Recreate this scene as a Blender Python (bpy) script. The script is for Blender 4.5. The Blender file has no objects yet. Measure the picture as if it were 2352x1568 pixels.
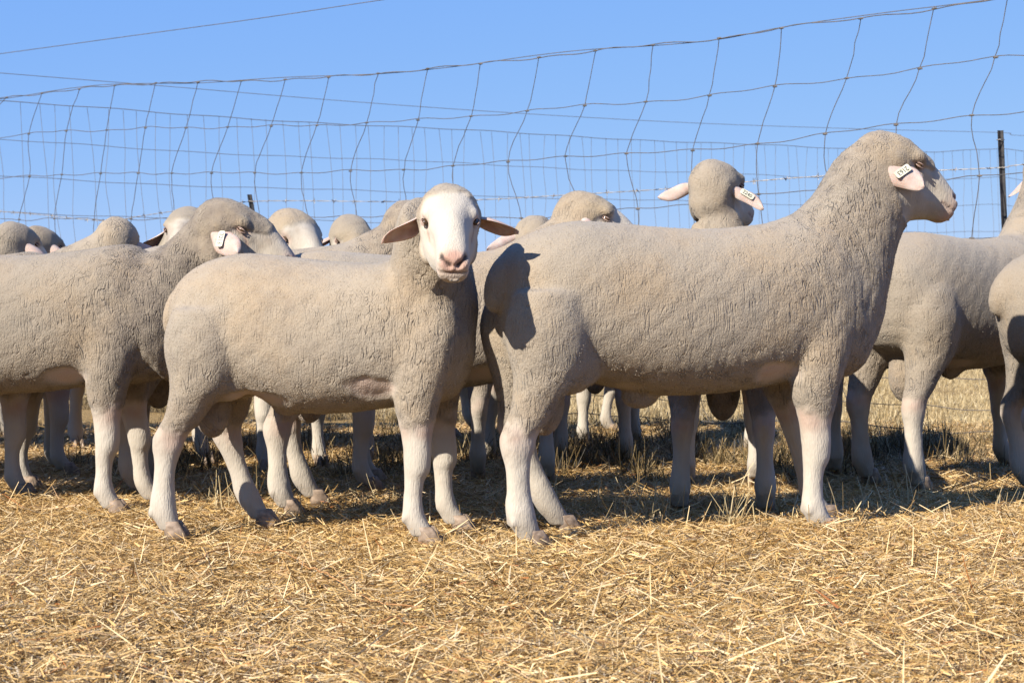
import bpy, math, random
import numpy as np
from mathutils import Vector, Matrix

random.seed(7)
RNG = np.random.default_rng(11)
scene = bpy.context.scene
COL = scene.collection

# ------------------------------------------------------------------ camera, sky, sun, exposure
FPX = 3768.0                      # focal length in pixels of a 2352 x 1568 picture
CAM_H = 0.60
PITCH = math.atan(94.0 / FPX)     # the horizon lies 94 px above the picture centre
cam_d = bpy.data.cameras.new('camera')
cam_d.sensor_width = 36.0
cam_d.lens = 36.0 * FPX / 2352.0
cam_d.clip_start = 0.05
cam_d.clip_end = 4000.0
cam_d.dof.use_dof = True
cam_d.dof.focus_distance = 4.15
cam_d.dof.aperture_fstop = 11.0
cam = bpy.data.objects.new('camera', cam_d)
cam.location = (0, 0, CAM_H)
cam.rotation_euler = (math.pi / 2 - PITCH, 0, 0)
COL.objects.link(cam)
scene.camera = cam

SUN_EL = math.radians(34.5)
SUN_AZ = math.radians(44.0)       # left of the direction from the rams back to the camera
sun_from = Vector((-math.sin(SUN_AZ) * math.cos(SUN_EL), -math.cos(SUN_AZ) * math.cos(SUN_EL), math.sin(SUN_EL)))
sun_d = bpy.data.lights.new('sun', 'SUN')
sun_d.energy = 5.0
sun_d.angle = math.radians(0.53)
sun_d.color = (1.0, 0.945, 0.86)
sun = bpy.data.objects.new('sun', sun_d)
sun.rotation_euler = (-sun_from).to_track_quat('-Z', 'Y').to_euler()
sun.location = (-4, -4, 8)
COL.objects.link(sun)

world = bpy.data.worlds.new('World')
scene.world = world
world.use_nodes = True
wn = world.node_tree
wn.nodes.clear()
sky = wn.nodes.new('ShaderNodeTexSky')
sky.sky_type = 'NISHITA'
sky.sun_disc = False
sky.sun_elevation = SUN_EL
sky.sun_rotation = math.atan2(sun_from.x, sun_from.y)
sky.altitude = 0.0
sky.air_density = 0.6
sky.dust_density = 0.0
sky.ozone_density = 6.0
bg = wn.nodes.new('ShaderNodeBackground')
EXPOSURE = 1.10
bg.inputs['Strength'].default_value = 0.10
wo = wn.nodes.new('ShaderNodeOutputWorld')
# the camera's rendering of a clear sky: a softer rise towards the horizon, the same all round
sp_ = wn.nodes.new('ShaderNodeSeparateColor')
cb_ = wn.nodes.new('ShaderNodeCombineColor')
wn.links.new(sky.outputs[0], sp_.inputs[0])
for ch, (gain, power) in enumerate(((0.640, 0.530), (0.680, 0.320), (0.955, 0.02))):
    m1 = wn.nodes.new('ShaderNodeMath'); m1.operation = 'MULTIPLY'; m1.inputs[1].default_value = 0.115
    m2 = wn.nodes.new('ShaderNodeMath'); m2.operation = 'POWER'; m2.inputs[1].default_value = power
    m3 = wn.nodes.new('ShaderNodeMath'); m3.operation = 'MULTIPLY'; m3.inputs[1].default_value = gain / (0.10 * 2 ** EXPOSURE)
    wn.links.new(sp_.outputs[ch], m1.inputs[0]); wn.links.new(m1.outputs[0], m2.inputs[0]); wn.links.new(m2.outputs[0], m3.inputs[0])
    wn.links.new(m3.outputs[0], cb_.inputs[ch])
wn.links.new(cb_.outputs[0], bg.inputs['Color'])
wn.links.new(bg.outputs[0], wo.inputs['Surface'])

scene.view_settings.view_transform = 'Standard'
scene.view_settings.look = 'None'
scene.view_settings.exposure = EXPOSURE
scene.view_settings.gamma = 1.0
scene.view_settings.use_curve_mapping = False
scene.cycles.max_bounces = 4
scene.cycles.diffuse_bounces = 2
scene.cycles.caustics_reflective = False
scene.cycles.caustics_refractive = False

# ------------------------------------------------------------------ pixel helpers (picture 2352 x 1568)
FWD = np.array([0, math.cos(PITCH), -math.sin(PITCH)])
UPV = np.array([0, math.sin(PITCH), math.cos(PITCH)])
CAMP = np.array([0, 0, CAM_H])


def ray(u, v):
    return np.array([(u - 1176.0) / FPX, 0, 0]) + FWD - UPV * ((v - 784.0) / FPX)


def at_depth(u, v, y):
    r = ray(u, v)
    return CAMP + r * (y / r[1])


def on_plane(u, v, o, n):
    r = ray(u, v)
    t = np.dot(np.asarray(o) - CAMP, n) / np.dot(r, n)
    return CAMP + r * t


# ------------------------------------------------------------------ small helpers
def tag_obj(o, label=None, cat=None, group=None, kind=None):
    if label: o['label'] = label
    if cat: o['category'] = cat
    if group: o['group'] = group
    if kind: o['kind'] = kind
    return o


def empty(name, loc, rz=0.0):
    o = bpy.data.objects.new(name, None)
    o.location = loc
    o.rotation_euler = (0, 0, rz)
    o.empty_display_size = 0.1
    COL.objects.link(o)
    return o


def mesh_obj(name, verts, faces, mat, parent=None, smooth=True):
    me = bpy.data.meshes.new(name)
    me.from_pydata([tuple(map(float, v)) for v in verts], [], faces)
    if smooth:
        me.polygons.foreach_set('use_smooth', [True] * len(me.polygons))
    me.update()
    o = bpy.data.objects.new(name, me)
    if mat: me.materials.append(mat)
    COL.objects.link(o)
    if parent: o.parent = parent
    return o


def catmull(P, sub):
    P = np.asarray(P, float)
    Q = np.vstack([2 * P[0] - P[1], P, 2 * P[-1] - P[-2]])
    out = []
    for i in range(1, len(Q) - 2):
        for k in range(sub):
            t = k / sub
            a, b, c, d = Q[i - 1], Q[i], Q[i + 1], Q[i + 2]
            out.append(0.5 * ((2 * b) + (-a + c) * t + (2 * a - 5 * b + 4 * c - d) * t * t + (-a + 3 * b - 3 * c + d) * t ** 3))
    out.append(P[-1])
    return np.array(out)


def tube(path, r, seg=5, closed_caps=True):
    path = np.asarray(path, float)
    n = len(path)
    T = np.gradient(path, axis=0)
    T /= np.linalg.norm(T, axis=1)[:, None] + 1e-12
    ref = np.array([0, 0, 1.0]) if abs(T[0][2]) < 0.8 else np.array([0, 1.0, 0])
    V = []
    F = []
    rr = np.broadcast_to(r, (n,))
    for i in range(n):
        a = np.cross(T[i], ref); a /= np.linalg.norm(a) + 1e-12
        b = np.cross(a, T[i])
        for k in range(seg):
            th = 2 * math.pi * k / seg
            V.append(path[i] + (a * math.cos(th) + b * math.sin(th)) * rr[i])
    for i in range(n - 1):
        for k in range(seg):
            F.append((i * seg + k, i * seg + (k + 1) % seg, (i + 1) * seg + (k + 1) % seg, (i + 1) * seg + k))
    if closed_caps:
        F.append(tuple(range(seg)))
        F.append(tuple(range((n - 1) * seg, n * seg))[::-1])
    return V, F


def merge(*parts):
    V, F = [], []
    for v, f in parts:
        o = len(V)
        V += list(v)
        F += [tuple(i + o for i in q) for q in f]
    return V, F


def hash3(ix, iy, iz, seed):
    h = (ix * 374761393 + iy * 668265263 + iz * 2147483647 + seed * 974711) & 0xFFFFFFFF
    h = ((h ^ (h >> 13)) * 1274126177) & 0xFFFFFFFF
    h = ((h ^ (h >> 16)) * 2246822519) & 0xFFFFFFFF
    return ((h ^ (h >> 15)) & 0xFFFF) / 65535.0


def vnoise(P, seed=0):
    P = np.asarray(P, float)
    I = np.floor(P).astype(np.int64)
    f = P - I
    f = f * f * (3 - 2 * f)
    r = 0
    for dx in (0, 1):
        for dy in (0, 1):
            for dz in (0, 1):
                w = (f[:, 0] if dx else 1 - f[:, 0]) * (f[:, 1] if dy else 1 - f[:, 1]) * (f[:, 2] if dz else 1 - f[:, 2])
                r = r + w * hash3(I[:, 0] + dx, I[:, 1] + dy, I[:, 2] + dz, seed)
    return r * 2 - 1


def fbm(P, seed=0, octv=3):
    P = np.asarray(P, float)
    a, s, t = 1.0, 0.0, 0.0
    for k in range(octv):
        s = s + a * vnoise(P * (2 ** k) + 17.3 * k, seed + k)
        t += a
        a *= 0.5
    return s / t


def sstep(a, b, x):
    t = np.clip((x - a) / (b - a), 0, 1)
    return t * t * (3 - 2 * t)


# ------------------------------------------------------------------ materials
ALB = 0.74      # all coat, straw and soil colours below are scaled by this


class NT:
    def __init__(self, name):
        self.m = bpy.data.materials.new(name)
        self.m.use_nodes = True
        self.t = self.m.node_tree
        self.t.nodes.clear()
        self.out = self.t.nodes.new('ShaderNodeOutputMaterial')
        self.b = self.t.nodes.new('ShaderNodeBsdfPrincipled')
        self.t.links.new(self.b.outputs[0], self.out.inputs['Surface'])

    def n(self, kind, **kw):
        nd = self.t.nodes.new(kind)
        for k, v in kw.items():
            if k.startswith('i_'):
                key = k[2:]
                key = int(key) if key.isdigit() else key.replace('_', ' ')
                nd.inputs[key].default_value = v
            else:
                setattr(nd, k, v)
        return nd

    def l(self, a, b):
        self.t.links.new(a, b)

    def mix(self, fac, a, b, blend='MIX'):
        m = self.t.nodes.new('ShaderNodeMix')
        m.data_type = 'RGBA'
        m.blend_type = blend
        for sock, v in ((m.inputs[0], fac), (m.inputs[6], a), (m.inputs[7], b)):
            if hasattr(v, 'is_output'):
                self.l(v, sock)
            else:
                sock.default_value = v if not isinstance(v, tuple) else (v + (1.0,) if len(v) == 3 else v)
        return m.outputs[2]

    def math(self, op, a, b=0.0, clamp=False):
        m = self.t.nodes.new('ShaderNodeMath')
        m.operation = op
        m.use_clamp = clamp
        for sock, v in ((m.inputs[0], a), (m.inputs[1], b)):
            if hasattr(v, 'is_output'):
                self.l(v, sock)
            else:
                sock.default_value = v
        return m.outputs[0]

    def ramp(self, fac, stops):
        r = self.t.nodes.new('ShaderNodeValToRGB')
        el = r.color_ramp.elements
        while len(el) < len(stops):
            el.new(0.5)
        for e, (p, c) in zip(el, stops):
            e.position = p
            e.color = c if len(c) == 4 else tuple(c) + (1.0,)
        self.l(fac, r.inputs[0])
        return r.outputs[0]


def fleece_material():
    t = NT('fleece_and_hair')
    tc = t.n('ShaderNodeTexCoord')
    info = t.n('ShaderNodeObjectInfo')
    # every ram gets its own stretch of the pattern
    off = t.n('ShaderNodeVectorMath', operation='SCALE')
    comb = t.n('ShaderNodeCombineXYZ')
    t.l(info.outputs['Random'], comb.inputs[0]); t.l(info.outputs['Random'], comb.inputs[1])
    t.l(comb.outputs[0], off.inputs[0]); off.inputs['Scale'].default_value = 31.0
    add = t.n('ShaderNodeVectorMath', operation='ADD')
    t.l(tc.outputs['Object'], add.inputs[0]); t.l(off.outputs[0], add.inputs[1])
    P = add.outputs[0]
    a1 = t.n('ShaderNodeAttribute', attribute_name='paint')
    s1 = t.n('ShaderNodeSeparateColor'); t.l(a1.outputs['Color'], s1.inputs[0])
    wool, pink, dark = s1.outputs[0], s1.outputs[1], s1.outputs[2]
    a2 = t.n('ShaderNodeAttribute', attribute_name='coat')
    s2 = t.n('ShaderNodeSeparateColor'); t.l(a2.outputs['Color'], s2.inputs[0])
    wrinkle, yellow, soil = s2.outputs[0], s2.outputs[1], s2.outputs[2]  # the third channel carries real soil, wool dimming and painted face shading
    # crack network: upright folds, warped
    warp = t.n('ShaderNodeTexNoise', i_Scale=14.0, i_Detail=2.0); t.l(P, warp.inputs['Vector'])
    wsub = t.n('ShaderNodeVectorMath', operation='SUBTRACT'); t.l(warp.outputs['Color'], wsub.inputs[0]); wsub.inputs[1].default_value = (0.5, 0.5, 0.5)
    wsc = t.n('ShaderNodeVectorMath', operation='SCALE'); t.l(wsub.outputs[0], wsc.inputs[0]); wsc.inputs['Scale'].default_value = 0.035
    wadd = t.n('ShaderNodeVectorMath', operation='ADD'); t.l(P, wadd.inputs[0]); t.l(wsc.outputs[0], wadd.inputs[1])
    wsc2 = t.n('ShaderNodeVectorMath', operation='SCALE'); t.l(wsub.outputs[0], wsc2.inputs[0]); wsc2.inputs['Scale'].default_value = 0.016
    wadd2 = t.n('ShaderNodeVectorMath', operation='ADD'); t.l(P, wadd2.inputs[0]); t.l(wsc2.outputs[0], wadd2.inputs[1])

    def lines(scale, width):
        mp = t.n('ShaderNodeMapping'); mp.inputs['Scale'].default_value = scale; mp.inputs['Rotation'].default_value = (0, 0.14, 0)
        t.l(wadd2.outputs[0], mp.inputs['Vector'])
        nn = t.n('ShaderNodeTexNoise', i_Scale=1.0, i_Detail=0.6, i_Roughness=0.5); t.l(mp.outputs[0], nn.inputs['Vector'])
        d = t.math('ABSOLUTE', t.math('SUBTRACT', nn.outputs[0], 0.5))
        return t.math('SUBTRACT', 1.0, t.math('DIVIDE', d, width, True), True)
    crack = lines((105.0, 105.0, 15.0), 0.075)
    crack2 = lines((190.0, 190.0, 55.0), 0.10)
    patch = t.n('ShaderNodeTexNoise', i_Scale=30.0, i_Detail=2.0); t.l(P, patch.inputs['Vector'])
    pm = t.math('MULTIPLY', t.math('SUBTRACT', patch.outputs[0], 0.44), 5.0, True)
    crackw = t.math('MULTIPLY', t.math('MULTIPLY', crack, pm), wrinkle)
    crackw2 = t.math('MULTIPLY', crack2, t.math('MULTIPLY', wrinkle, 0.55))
    fine = t.n('ShaderNodeTexNoise', i_Scale=215.0, i_Detail=3.0, i_Roughness=0.7); t.l(P, fine.inputs['Vector'])
    med = t.n('ShaderNodeTexNoise', i_Scale=85.0, i_Detail=2.0); t.l(P, med.inputs['Vector'])
    # shear marks: faint slanting combing lines
    mp2 = t.n('ShaderNodeMapping'); mp2.inputs['Rotation'].default_value = (0, math.radians(-52), 0); t.l(wadd.outputs[0], mp2.inputs['Vector'])
    wv = t.n('ShaderNodeTexWave', wave_type='BANDS', bands_direction='X', i_Scale=6.0, i_Distortion=3.0, i_Detail=2.0); t.l(mp2.outputs[0], wv.inputs['Vector'])
    hgt = t.math('ADD', t.math('MULTIPLY', fine.outputs[0], 1.0), t.math('MULTIPLY', med.outputs[0], 0.8))
    hgt = t.math('SUBTRACT', hgt, t.math('MULTIPLY', crackw, 2.0))
    hgt = t.math('SUBTRACT', hgt, t.math('MULTIPLY', crackw2, 0.8))
    hgt = t.math('ADD', hgt, t.math('MULTIPLY', wv.outputs['Fac'], 0.45))
    # short hair of face and legs
    mp3 = t.n('ShaderNodeMapping'); mp3.inputs['Scale'].default_value = (1, 1, 0.25); t.l(P, mp3.inputs['Vector'])
    hair = t.n('ShaderNodeTexNoise', i_Scale=260.0, i_Detail=2.0); t.l(mp3.outputs[0], hair.inputs['Vector'])
    hh = t.math('MULTIPLY', hair.outputs[0], 0.75)
    hmix = t.n('ShaderNodeMix', data_type='FLOAT'); t.l(wool, hmix.inputs[0]); t.l(hh, hmix.inputs[2]); t.l(hgt, hmix.inputs[3])
    bump = t.n('ShaderNodeBump', i_Strength=1.0, i_Distance=0.0025); t.l(hmix.outputs[0], bump.inputs['Height'])
    # colour
    big = t.n('ShaderNodeTexNoise', i_Scale=3.6, i_Detail=4.0, i_Roughness=0.62); t.l(P, big.inputs['Vector'])
    wc = t.ramp(big.outputs[0], [(0.34, (0.325, 0.272, 0.205)), (0.50, (0.375, 0.300, 0.212)), (0.66, (0.392, 0.288, 0.178))])
    wc = t.mix(t.math('MULTIPLY', med.outputs[0], 0.5), wc, (0.425, 0.360, 0.276))
    vary = t.n('ShaderNodeMapRange'); t.l(info.outputs['Random'], vary.inputs[0]); vary.inputs[3].default_value = 0.82; vary.inputs[4].default_value = 1.05
    vc = t.n('ShaderNodeCombineColor'); [t.l(vary.outputs[0], vc.inputs[q]) for q in range(3)]
    wc = t.mix(1.0, wc, vc.outputs[0], 'MULTIPLY')
    wc = t.mix(yellow, wc, (0.43, 0.33, 0.185))
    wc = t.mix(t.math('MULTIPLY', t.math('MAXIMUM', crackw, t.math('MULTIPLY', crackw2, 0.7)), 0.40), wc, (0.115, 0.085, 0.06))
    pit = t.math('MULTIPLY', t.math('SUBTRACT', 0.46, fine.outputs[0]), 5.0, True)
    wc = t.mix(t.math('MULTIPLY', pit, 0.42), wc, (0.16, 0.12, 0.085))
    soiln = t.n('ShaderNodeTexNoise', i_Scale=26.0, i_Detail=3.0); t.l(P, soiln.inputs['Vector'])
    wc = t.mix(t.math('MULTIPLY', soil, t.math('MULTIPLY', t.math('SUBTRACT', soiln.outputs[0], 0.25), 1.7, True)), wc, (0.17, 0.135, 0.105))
    hc = t.ramp(big.outputs[0], [(0.3, (0.47, 0.405, 0.315)), (0.6, (0.56, 0.495, 0.40))])
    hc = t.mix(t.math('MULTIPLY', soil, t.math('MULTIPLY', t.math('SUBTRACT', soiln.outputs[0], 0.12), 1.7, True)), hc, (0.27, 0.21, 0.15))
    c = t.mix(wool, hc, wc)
    pn = t.math('MULTIPLY', pink, t.math('ADD', t.math('MULTIPLY', soiln.outputs[0], 0.9), 0.5), True)
    c = t.mix(pn, c, (0.50, 0.265, 0.19))
    c = t.mix(dark, c, (0.035, 0.022, 0.018))
    c = t.mix(1.0, c, (ALB, ALB, ALB), 'MULTIPLY')
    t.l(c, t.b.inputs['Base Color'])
    t.b.inputs['Roughness'].default_value = 0.92
    t.b.inputs['Specular IOR Level'].default_value = 0.12
    t.b.inputs['Sheen Weight'].default_value = 0.10
    t.b.inputs['Sheen Roughness'].default_value = 0.6
    t.l(bump.outputs[0], t.b.inputs['Normal'])
    return t.m


def ear_material():
    t = NT('ear_skin')
    a = t.n('ShaderNodeAttribute', attribute_name='inner')
    tc = t.n('ShaderNodeTexCoord')
    nz = t.n('ShaderNodeTexNoise', i_Scale=38.0, i_Detail=3.0); t.l(tc.outputs['Object'], nz.inputs['Vector'])
    outer = t.ramp(nz.outputs[0], [(0.3, (0.46, 0.315, 0.25)), (0.6, (0.52, 0.395, 0.33)), (0.8, (0.54, 0.45, 0.385))])
    inner = t.ramp(nz.outputs[0], [(0.3, (0.36, 0.19, 0.14)), (0.65, (0.52, 0.33, 0.26))])
    s = t.n('ShaderNodeSeparateColor'); t.l(a.outputs['Color'], s.inputs[0])
    c = t.mix(s.outputs[0], outer, inner)
    c = t.mix(s.outputs[1], c, (0.60, 0.54, 0.47))
    c = t.mix(1.0, c, (ALB, ALB, ALB), 'MULTIPLY')
    t.l(c, t.b.inputs['Base Color'])
    t.b.inputs['Roughness'].default_value = 0.75
    t.b.inputs['Specular IOR Level'].default_value = 0.2
    t.b.inputs['Subsurface Weight'].default_value = 0.35
    t.b.inputs['Subsurface Radius'].default_value = (0.012, 0.005, 0.003)
    t.b.inputs['Subsurface Scale'].default_value = 0.5
    h = t.n('ShaderNodeTexNoise', i_Scale=300.0, i_Detail=2.0); t.l(tc.outputs['Object'], h.inputs['Vector'])
    b = t.n('ShaderNodeBump', i_Strength=0.5, i_Distance=0.0015); t.l(h.outputs[0], b.inputs['Height'])
    t.l(b.outputs[0], t.b.inputs['Normal'])
    return t.m


def simple(name, col, rough=0.7, spec=0.3, metal=0.0, var=None, scale=40.0, bump=0.0):
    t = NT(name)
    if var:
        tc = t.n('ShaderNodeTexCoord')
        nz = t.n('ShaderNodeTexNoise', i_Scale=scale, i_Detail=4.0); t.l(tc.outputs['Object'], nz.inputs['Vector'])
        t.l(t.ramp(nz.outputs[0], [(0.35, col), (0.65, var)]), t.b.inputs['Base Color'])
        if bump:
            b = t.n('ShaderNodeBump', i_Strength=0.8, i_Distance=bump); t.l(nz.outputs[0], b.inputs['Height']); t.l(b.outputs[0], t.b.inputs['Normal'])
    else:
        t.b.inputs['Base Color'].default_value = tuple(col) + (1.0,)
    t.b.inputs['Roughness'].default_value = rough
    t.b.inputs['Specular IOR Level'].default_value = spec
    t.b.inputs['Metallic'].default_value = metal
    return t.m


def fibre_material():
    t = NT('wool_fibre')
    a = t.n('ShaderNodeAttribute', attribute_name='tone')
    sp = t.n('ShaderNodeSeparateColor'); t.l(a.outputs['Color'], sp.inputs[0])
    c = t.ramp(sp.outputs[0], [(0.0, (0.50, 0.40, 0.29)), (0.5, (0.66, 0.535, 0.39)), (1.0, (0.80, 0.68, 0.53))])
    c = t.mix(sp.outputs[1], c, (0.72, 0.55, 0.31))
    c = t.mix(t.math('MULTIPLY', sp.outputs[2], .8), c, (0.30, 0.24, 0.185))
    c = t.mix(1.0, c, (ALB, ALB, ALB), 'MULTIPLY')
    t.l(c, t.b.inputs['Base Color'])
    t.b.inputs['Roughness'].default_value = 0.95
    t.b.inputs['Specular IOR Level'].default_value = 0.05
    tr = t.n('ShaderNodeBsdfTranslucent'); t.l(c, tr.inputs[0])
    mx = t.n('ShaderNodeMixShader', i_0=0.45)
    t.l(t.b.outputs[0], mx.inputs[1]); t.l(tr.outputs[0], mx.inputs[2]); t.l(mx.outputs[0], t.out.inputs['Surface'])
    return t.m


M_FIBRE = fibre_material()
M_FLEECE = fleece_material()
M_EAR = ear_material()
M_HOOF = simple('hoof_horn', (0.15, 0.105, 0.07), 0.6, 0.3, var=(0.30, 0.22, 0.155), scale=60, bump=0.002)
M_EYE = simple('eye_brown', (0.035, 0.018, 0.01), 0.12, 0.5, var=(0.09, 0.05, 0.02), scale=90)
M_TAG = simple('tag_cream_plastic', (0.52, 0.50, 0.39), 0.55, 0.3, var=(0.42, 0.39, 0.28), scale=60)
M_INK = simple('tag_black_print', (0.015, 0.015, 0.015), 0.6, 0.2)
M_LID = simple('eyelid_skin', (0.20, 0.125, 0.095), 0.6, 0.3, var=(0.34, 0.24, 0.185), scale=120)
M_WIRE = simple('weathered_wire', (0.06, 0.058, 0.056), 0.6, 0.3, metal=0.3, var=(0.11, 0.09, 0.075), scale=30)
M_WIRE_FAR = simple('dull_wire', (0.15, 0.145, 0.14), 0.6, 0.4, metal=0.4, var=(0.20, 0.18, 0.16), scale=20)
M_BARB = simple('galvanised_wire', (0.36, 0.34, 0.31), 0.5, 0.4, metal=0.5, var=(0.26, 0.22, 0.18), scale=40)
M_POST = simple('tarred_steel_post', (0.012, 0.012, 0.013), 0.55, 0.3, var=(0.035, 0.03, 0.027), scale=40, bump=0.002)


# ------------------------------------------------------------------ ground
def ground_material():
    t = NT('straw_covered_soil')
    tc = t.n('ShaderNodeTexCoord')
    nz = t.n('ShaderNodeTexNoise', i_Scale=2.2, i_Detail=6.0, i_Roughness=0.65); t.l(tc.outputs['Object'], nz.inputs['Vector'])
    f = t.n('ShaderNodeTexNoise', i_Scale=70.0, i_Detail=4.0, i_Roughness=0.7); t.l(tc.outputs['Object'], f.inputs['Vector'])
    c = t.ramp(f.outputs[0], [(0.3, (0.20, 0.12, 0.045)), (0.5, (0.40, 0.255, 0.10)), (0.72, (0.58, 0.40, 0.18))])
    far = t.ramp(nz.outputs[0], [(0.3, (0.42, 0.31, 0.15)), (0.7, (0.54, 0.41, 0.22))])
    sep = t.n('ShaderNodeSeparateXYZ'); t.l(tc.outputs['Object'], sep.inputs[0])
    k = t.math('DIVIDE', t.math('SUBTRACT', sep.outputs[1], 8.0), 10.0, True)
    t.l(t.mix(1.0, t.mix(k, c, far), (ALB, ALB, ALB), 'MULTIPLY'), t.b.inputs['Base Color'])
    t.b.inputs['Roughness'].default_value = 1.0
    t.b.inputs['Specular IOR Level'].default_value = 0.05
    b = t.n('ShaderNodeBump', i_Strength=1.0, i_Distance=0.02); t.l(f.outputs[0], b.inputs['Height']); t.l(b.outputs[0], t.b.inputs['Normal'])
    return t.m


def ground_z(x, y):
    P = np.stack([np.asarray(x) * 1.3, np.asarray(y) * 1.3, np.zeros_like(np.asarray(x, float))], 1)
    return 0.012 * fbm(P, 5, 3) - 0.027


xs = np.concatenate([np.linspace(-1500, -12, 14), np.linspace(-10, 10, 101), np.linspace(12, 1500, 14)])
ys = np.concatenate([np.linspace(-60, 0, 8), np.linspace(0.2, 16, 90), np.geomspace(17, 2600, 30)])
GX, GY = np.meshgrid(xs, ys)
gz = (ground_z(GX.ravel(), GY.ravel()) + .027) * np.clip(1 - (GY.ravel() - 16) / 10, 0, 1) - .027
gv = np.stack([GX.ravel(), GY.ravel(), gz], 1)
nx = len(xs)
gf = [(j * nx + i, j * nx + i + 1, (j + 1) * nx + i + 1, (j + 1) * nx + i) for j in range(len(ys) - 1) for i in range(nx - 1)]
ground = mesh_obj('ground', gv, gf, ground_material())
tag_obj(ground, 'dry straw-coloured soil of the pen and field', 'ground', kind='structure')


# ------------------------------------------------------------------ ram builder
def loft(pairs, seg=30, sub=4):
    """pairs: rows of D(3) V(3) halfwidth exponent width_top width_bottom; a closed tube whose rings span D..V."""
    A = catmull(np.array([list(p[0]) + list(p[1]) + list(p[2:]) for p in pairs], float), sub)
    D, Vv, hw, ex, wt, wb = A[:, :3], A[:, 3:6], A[:, 6], A[:, 7], A[:, 8], A[:, 9]
    C = (D + Vv) / 2
    U = (D - Vv) / 2
    T = np.gradient(C, axis=0)
    verts, faces = [], []
    prev = None
    n = len(C)
    for i in range(n):
        L = np.cross(T[i], U[i])
        nl = np.linalg.norm(L)
        L = L / nl if nl > 1e-9 else prev
        if prev is not None and np.dot(L, prev) < 0:
            L = -L
        prev = L
        for k in range(seg):
            th = 2 * math.pi * k / seg
            c, s = math.cos(th), math.sin(th)
            cu = math.copysign(abs(c) ** (2 / ex[i]), c)
            su = math.copysign(abs(s) ** (2 / ex[i]), s)
            w = wb[i] + (wt[i] - wb[i]) * (cu + 1) / 2
            verts.append(C[i] + U[i] * cu + L * (max(hw[i], 0.004) * su * w))
    for i in range(n - 1):
        for k in range(seg):
            faces.append((i * seg + k, i * seg + (k + 1) % seg, (i + 1) * seg + (k + 1) % seg, (i + 1) * seg + k))
    a = len(verts)
    verts += [C[0], C[-1]]
    for k in range(seg):
        faces.append((a, (k + 1) % seg, k))
        faces.append((a + 1, (n - 1) * seg + k, (n - 1) * seg + (k + 1) % seg))
    return verts, faces


def ellipsoid(c, r, rot=None, seg=20, rings=14):
    V, F = [], []
    R = np.array(rot) if rot is not None else np.eye(3)
    for i in range(1, rings):
        ph = math.pi * i / rings
        for k in range(seg):
            th = 2 * math.pi * k / seg
            p = np.array([r[0] * math.sin(ph) * math.cos(th), r[1] * math.sin(ph) * math.sin(th), r[2] * math.cos(ph)])
            V.append(np.asarray(c) + R @ p)
    for i in range(rings - 2):
        for k in range(seg):
            F.append((i * seg + k, i * seg + (k + 1) % seg, (i + 1) * seg + (k + 1) % seg, (i + 1) * seg + k))
    a = len(V)
    V += [np.asarray(c) + R @ np.array([0, 0, r[2]]), np.asarray(c) - R @ np.array([0, 0, r[2]])]
    for k in range(seg):
        F.append((a, (k + 1) % seg, k))
        F.append((a + 1, (rings - 2) * seg + k, (rings - 2) * seg + (k + 1) % seg))
    return V, F


def remesh(V, F, voxel):
    me = bpy.data.meshes.new('tmp')
    me.from_pydata([tuple(map(float, v)) for v in V], [], F)
    o = bpy.data.objects.new('tmp', me)
    COL.objects.link(o)
    m = o.modifiers.new('r', 'REMESH')
    m.mode = 'VOXEL'
    m.voxel_size = voxel
    m.use_smooth_shade = True
    dg = bpy.context.evaluated_depsgraph_get()
    out = bpy.data.meshes.new_from_object(o.evaluated_get(dg))
    bpy.data.objects.remove(o)
    bpy.data.meshes.remove(me)
    return out


def edges_of(me):
    e = np.empty(len(me.edges) * 2, np.int32)
    me.edges.foreach_get('vertices', e)
    return e.reshape(-1, 2)


def relax(v, e, it, w):
    n = len(v)
    deg = np.bincount(e.ravel(), minlength=n).astype(float)
    deg[deg == 0] = 1
    for _ in range(it):
        acc = np.empty_like(v)
        for k in range(3):
            acc[:, k] = np.bincount(e[:, 0], v[e[:, 1], k], n) + np.bincount(e[:, 1], v[e[:, 0], k], n)
        v = v + (acc / deg[:, None] - v) * w[:, None]
    return v


# canonical head, traced from the profile of the right ram (picture units of an enlarged view)
HS = 0.000190
_ca, _sa = math.cos(math.radians(30)), math.sin(math.radians(30))


def hz(x, y):
    dx, dy = x - 800.0, y - 560.0
    return ((dx * _ca + dy * _sa) * HS, (dx * _sa - dy * _ca) * HS)


HEAD = [  # dorsal, ventral, half width, exponent, width at top, at bottom
    ((520, 300), (640, 900), 0.052, 2.0, 0.9, 0.9),
    ((600, 165), (760, 1080), 0.068, 2.2, 0.96, 0.95),
    ((750, 112), (930, 1210), 0.076, 2.6, 1.02, 0.92),
    ((960, 165), (1060, 1290), 0.079, 2.7, 0.99, 0.80),
    ((1180, 285), (1180, 1310), 0.076, 2.4, 0.86, 0.74),
    ((1370, 405), (1290, 1300), 0.066, 2.2, 0.74, 0.74),
    ((1510, 522), (1390, 1295), 0.057, 2.2, 0.78, 0.80),
    ((1625, 650), (1470, 1300), 0.051, 2.3, 0.84, 0.86),
    ((1722, 775), (1550, 1325), 0.0475, 2.4, 0.88, 0.90),
    ((1795, 875), (1640, 1338), 0.0455, 2.5, 0.90, 0.92),
    ((1840, 955), (1720, 1308), 0.041, 2.5, 0.92, 0.92),
    ((1850, 1025), (1775, 1240), 0.031, 2.3, 0.95, 0.92),
    ((1840, 1075), (1795, 1185), 0.016, 2.0, 1, 1),
]
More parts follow.
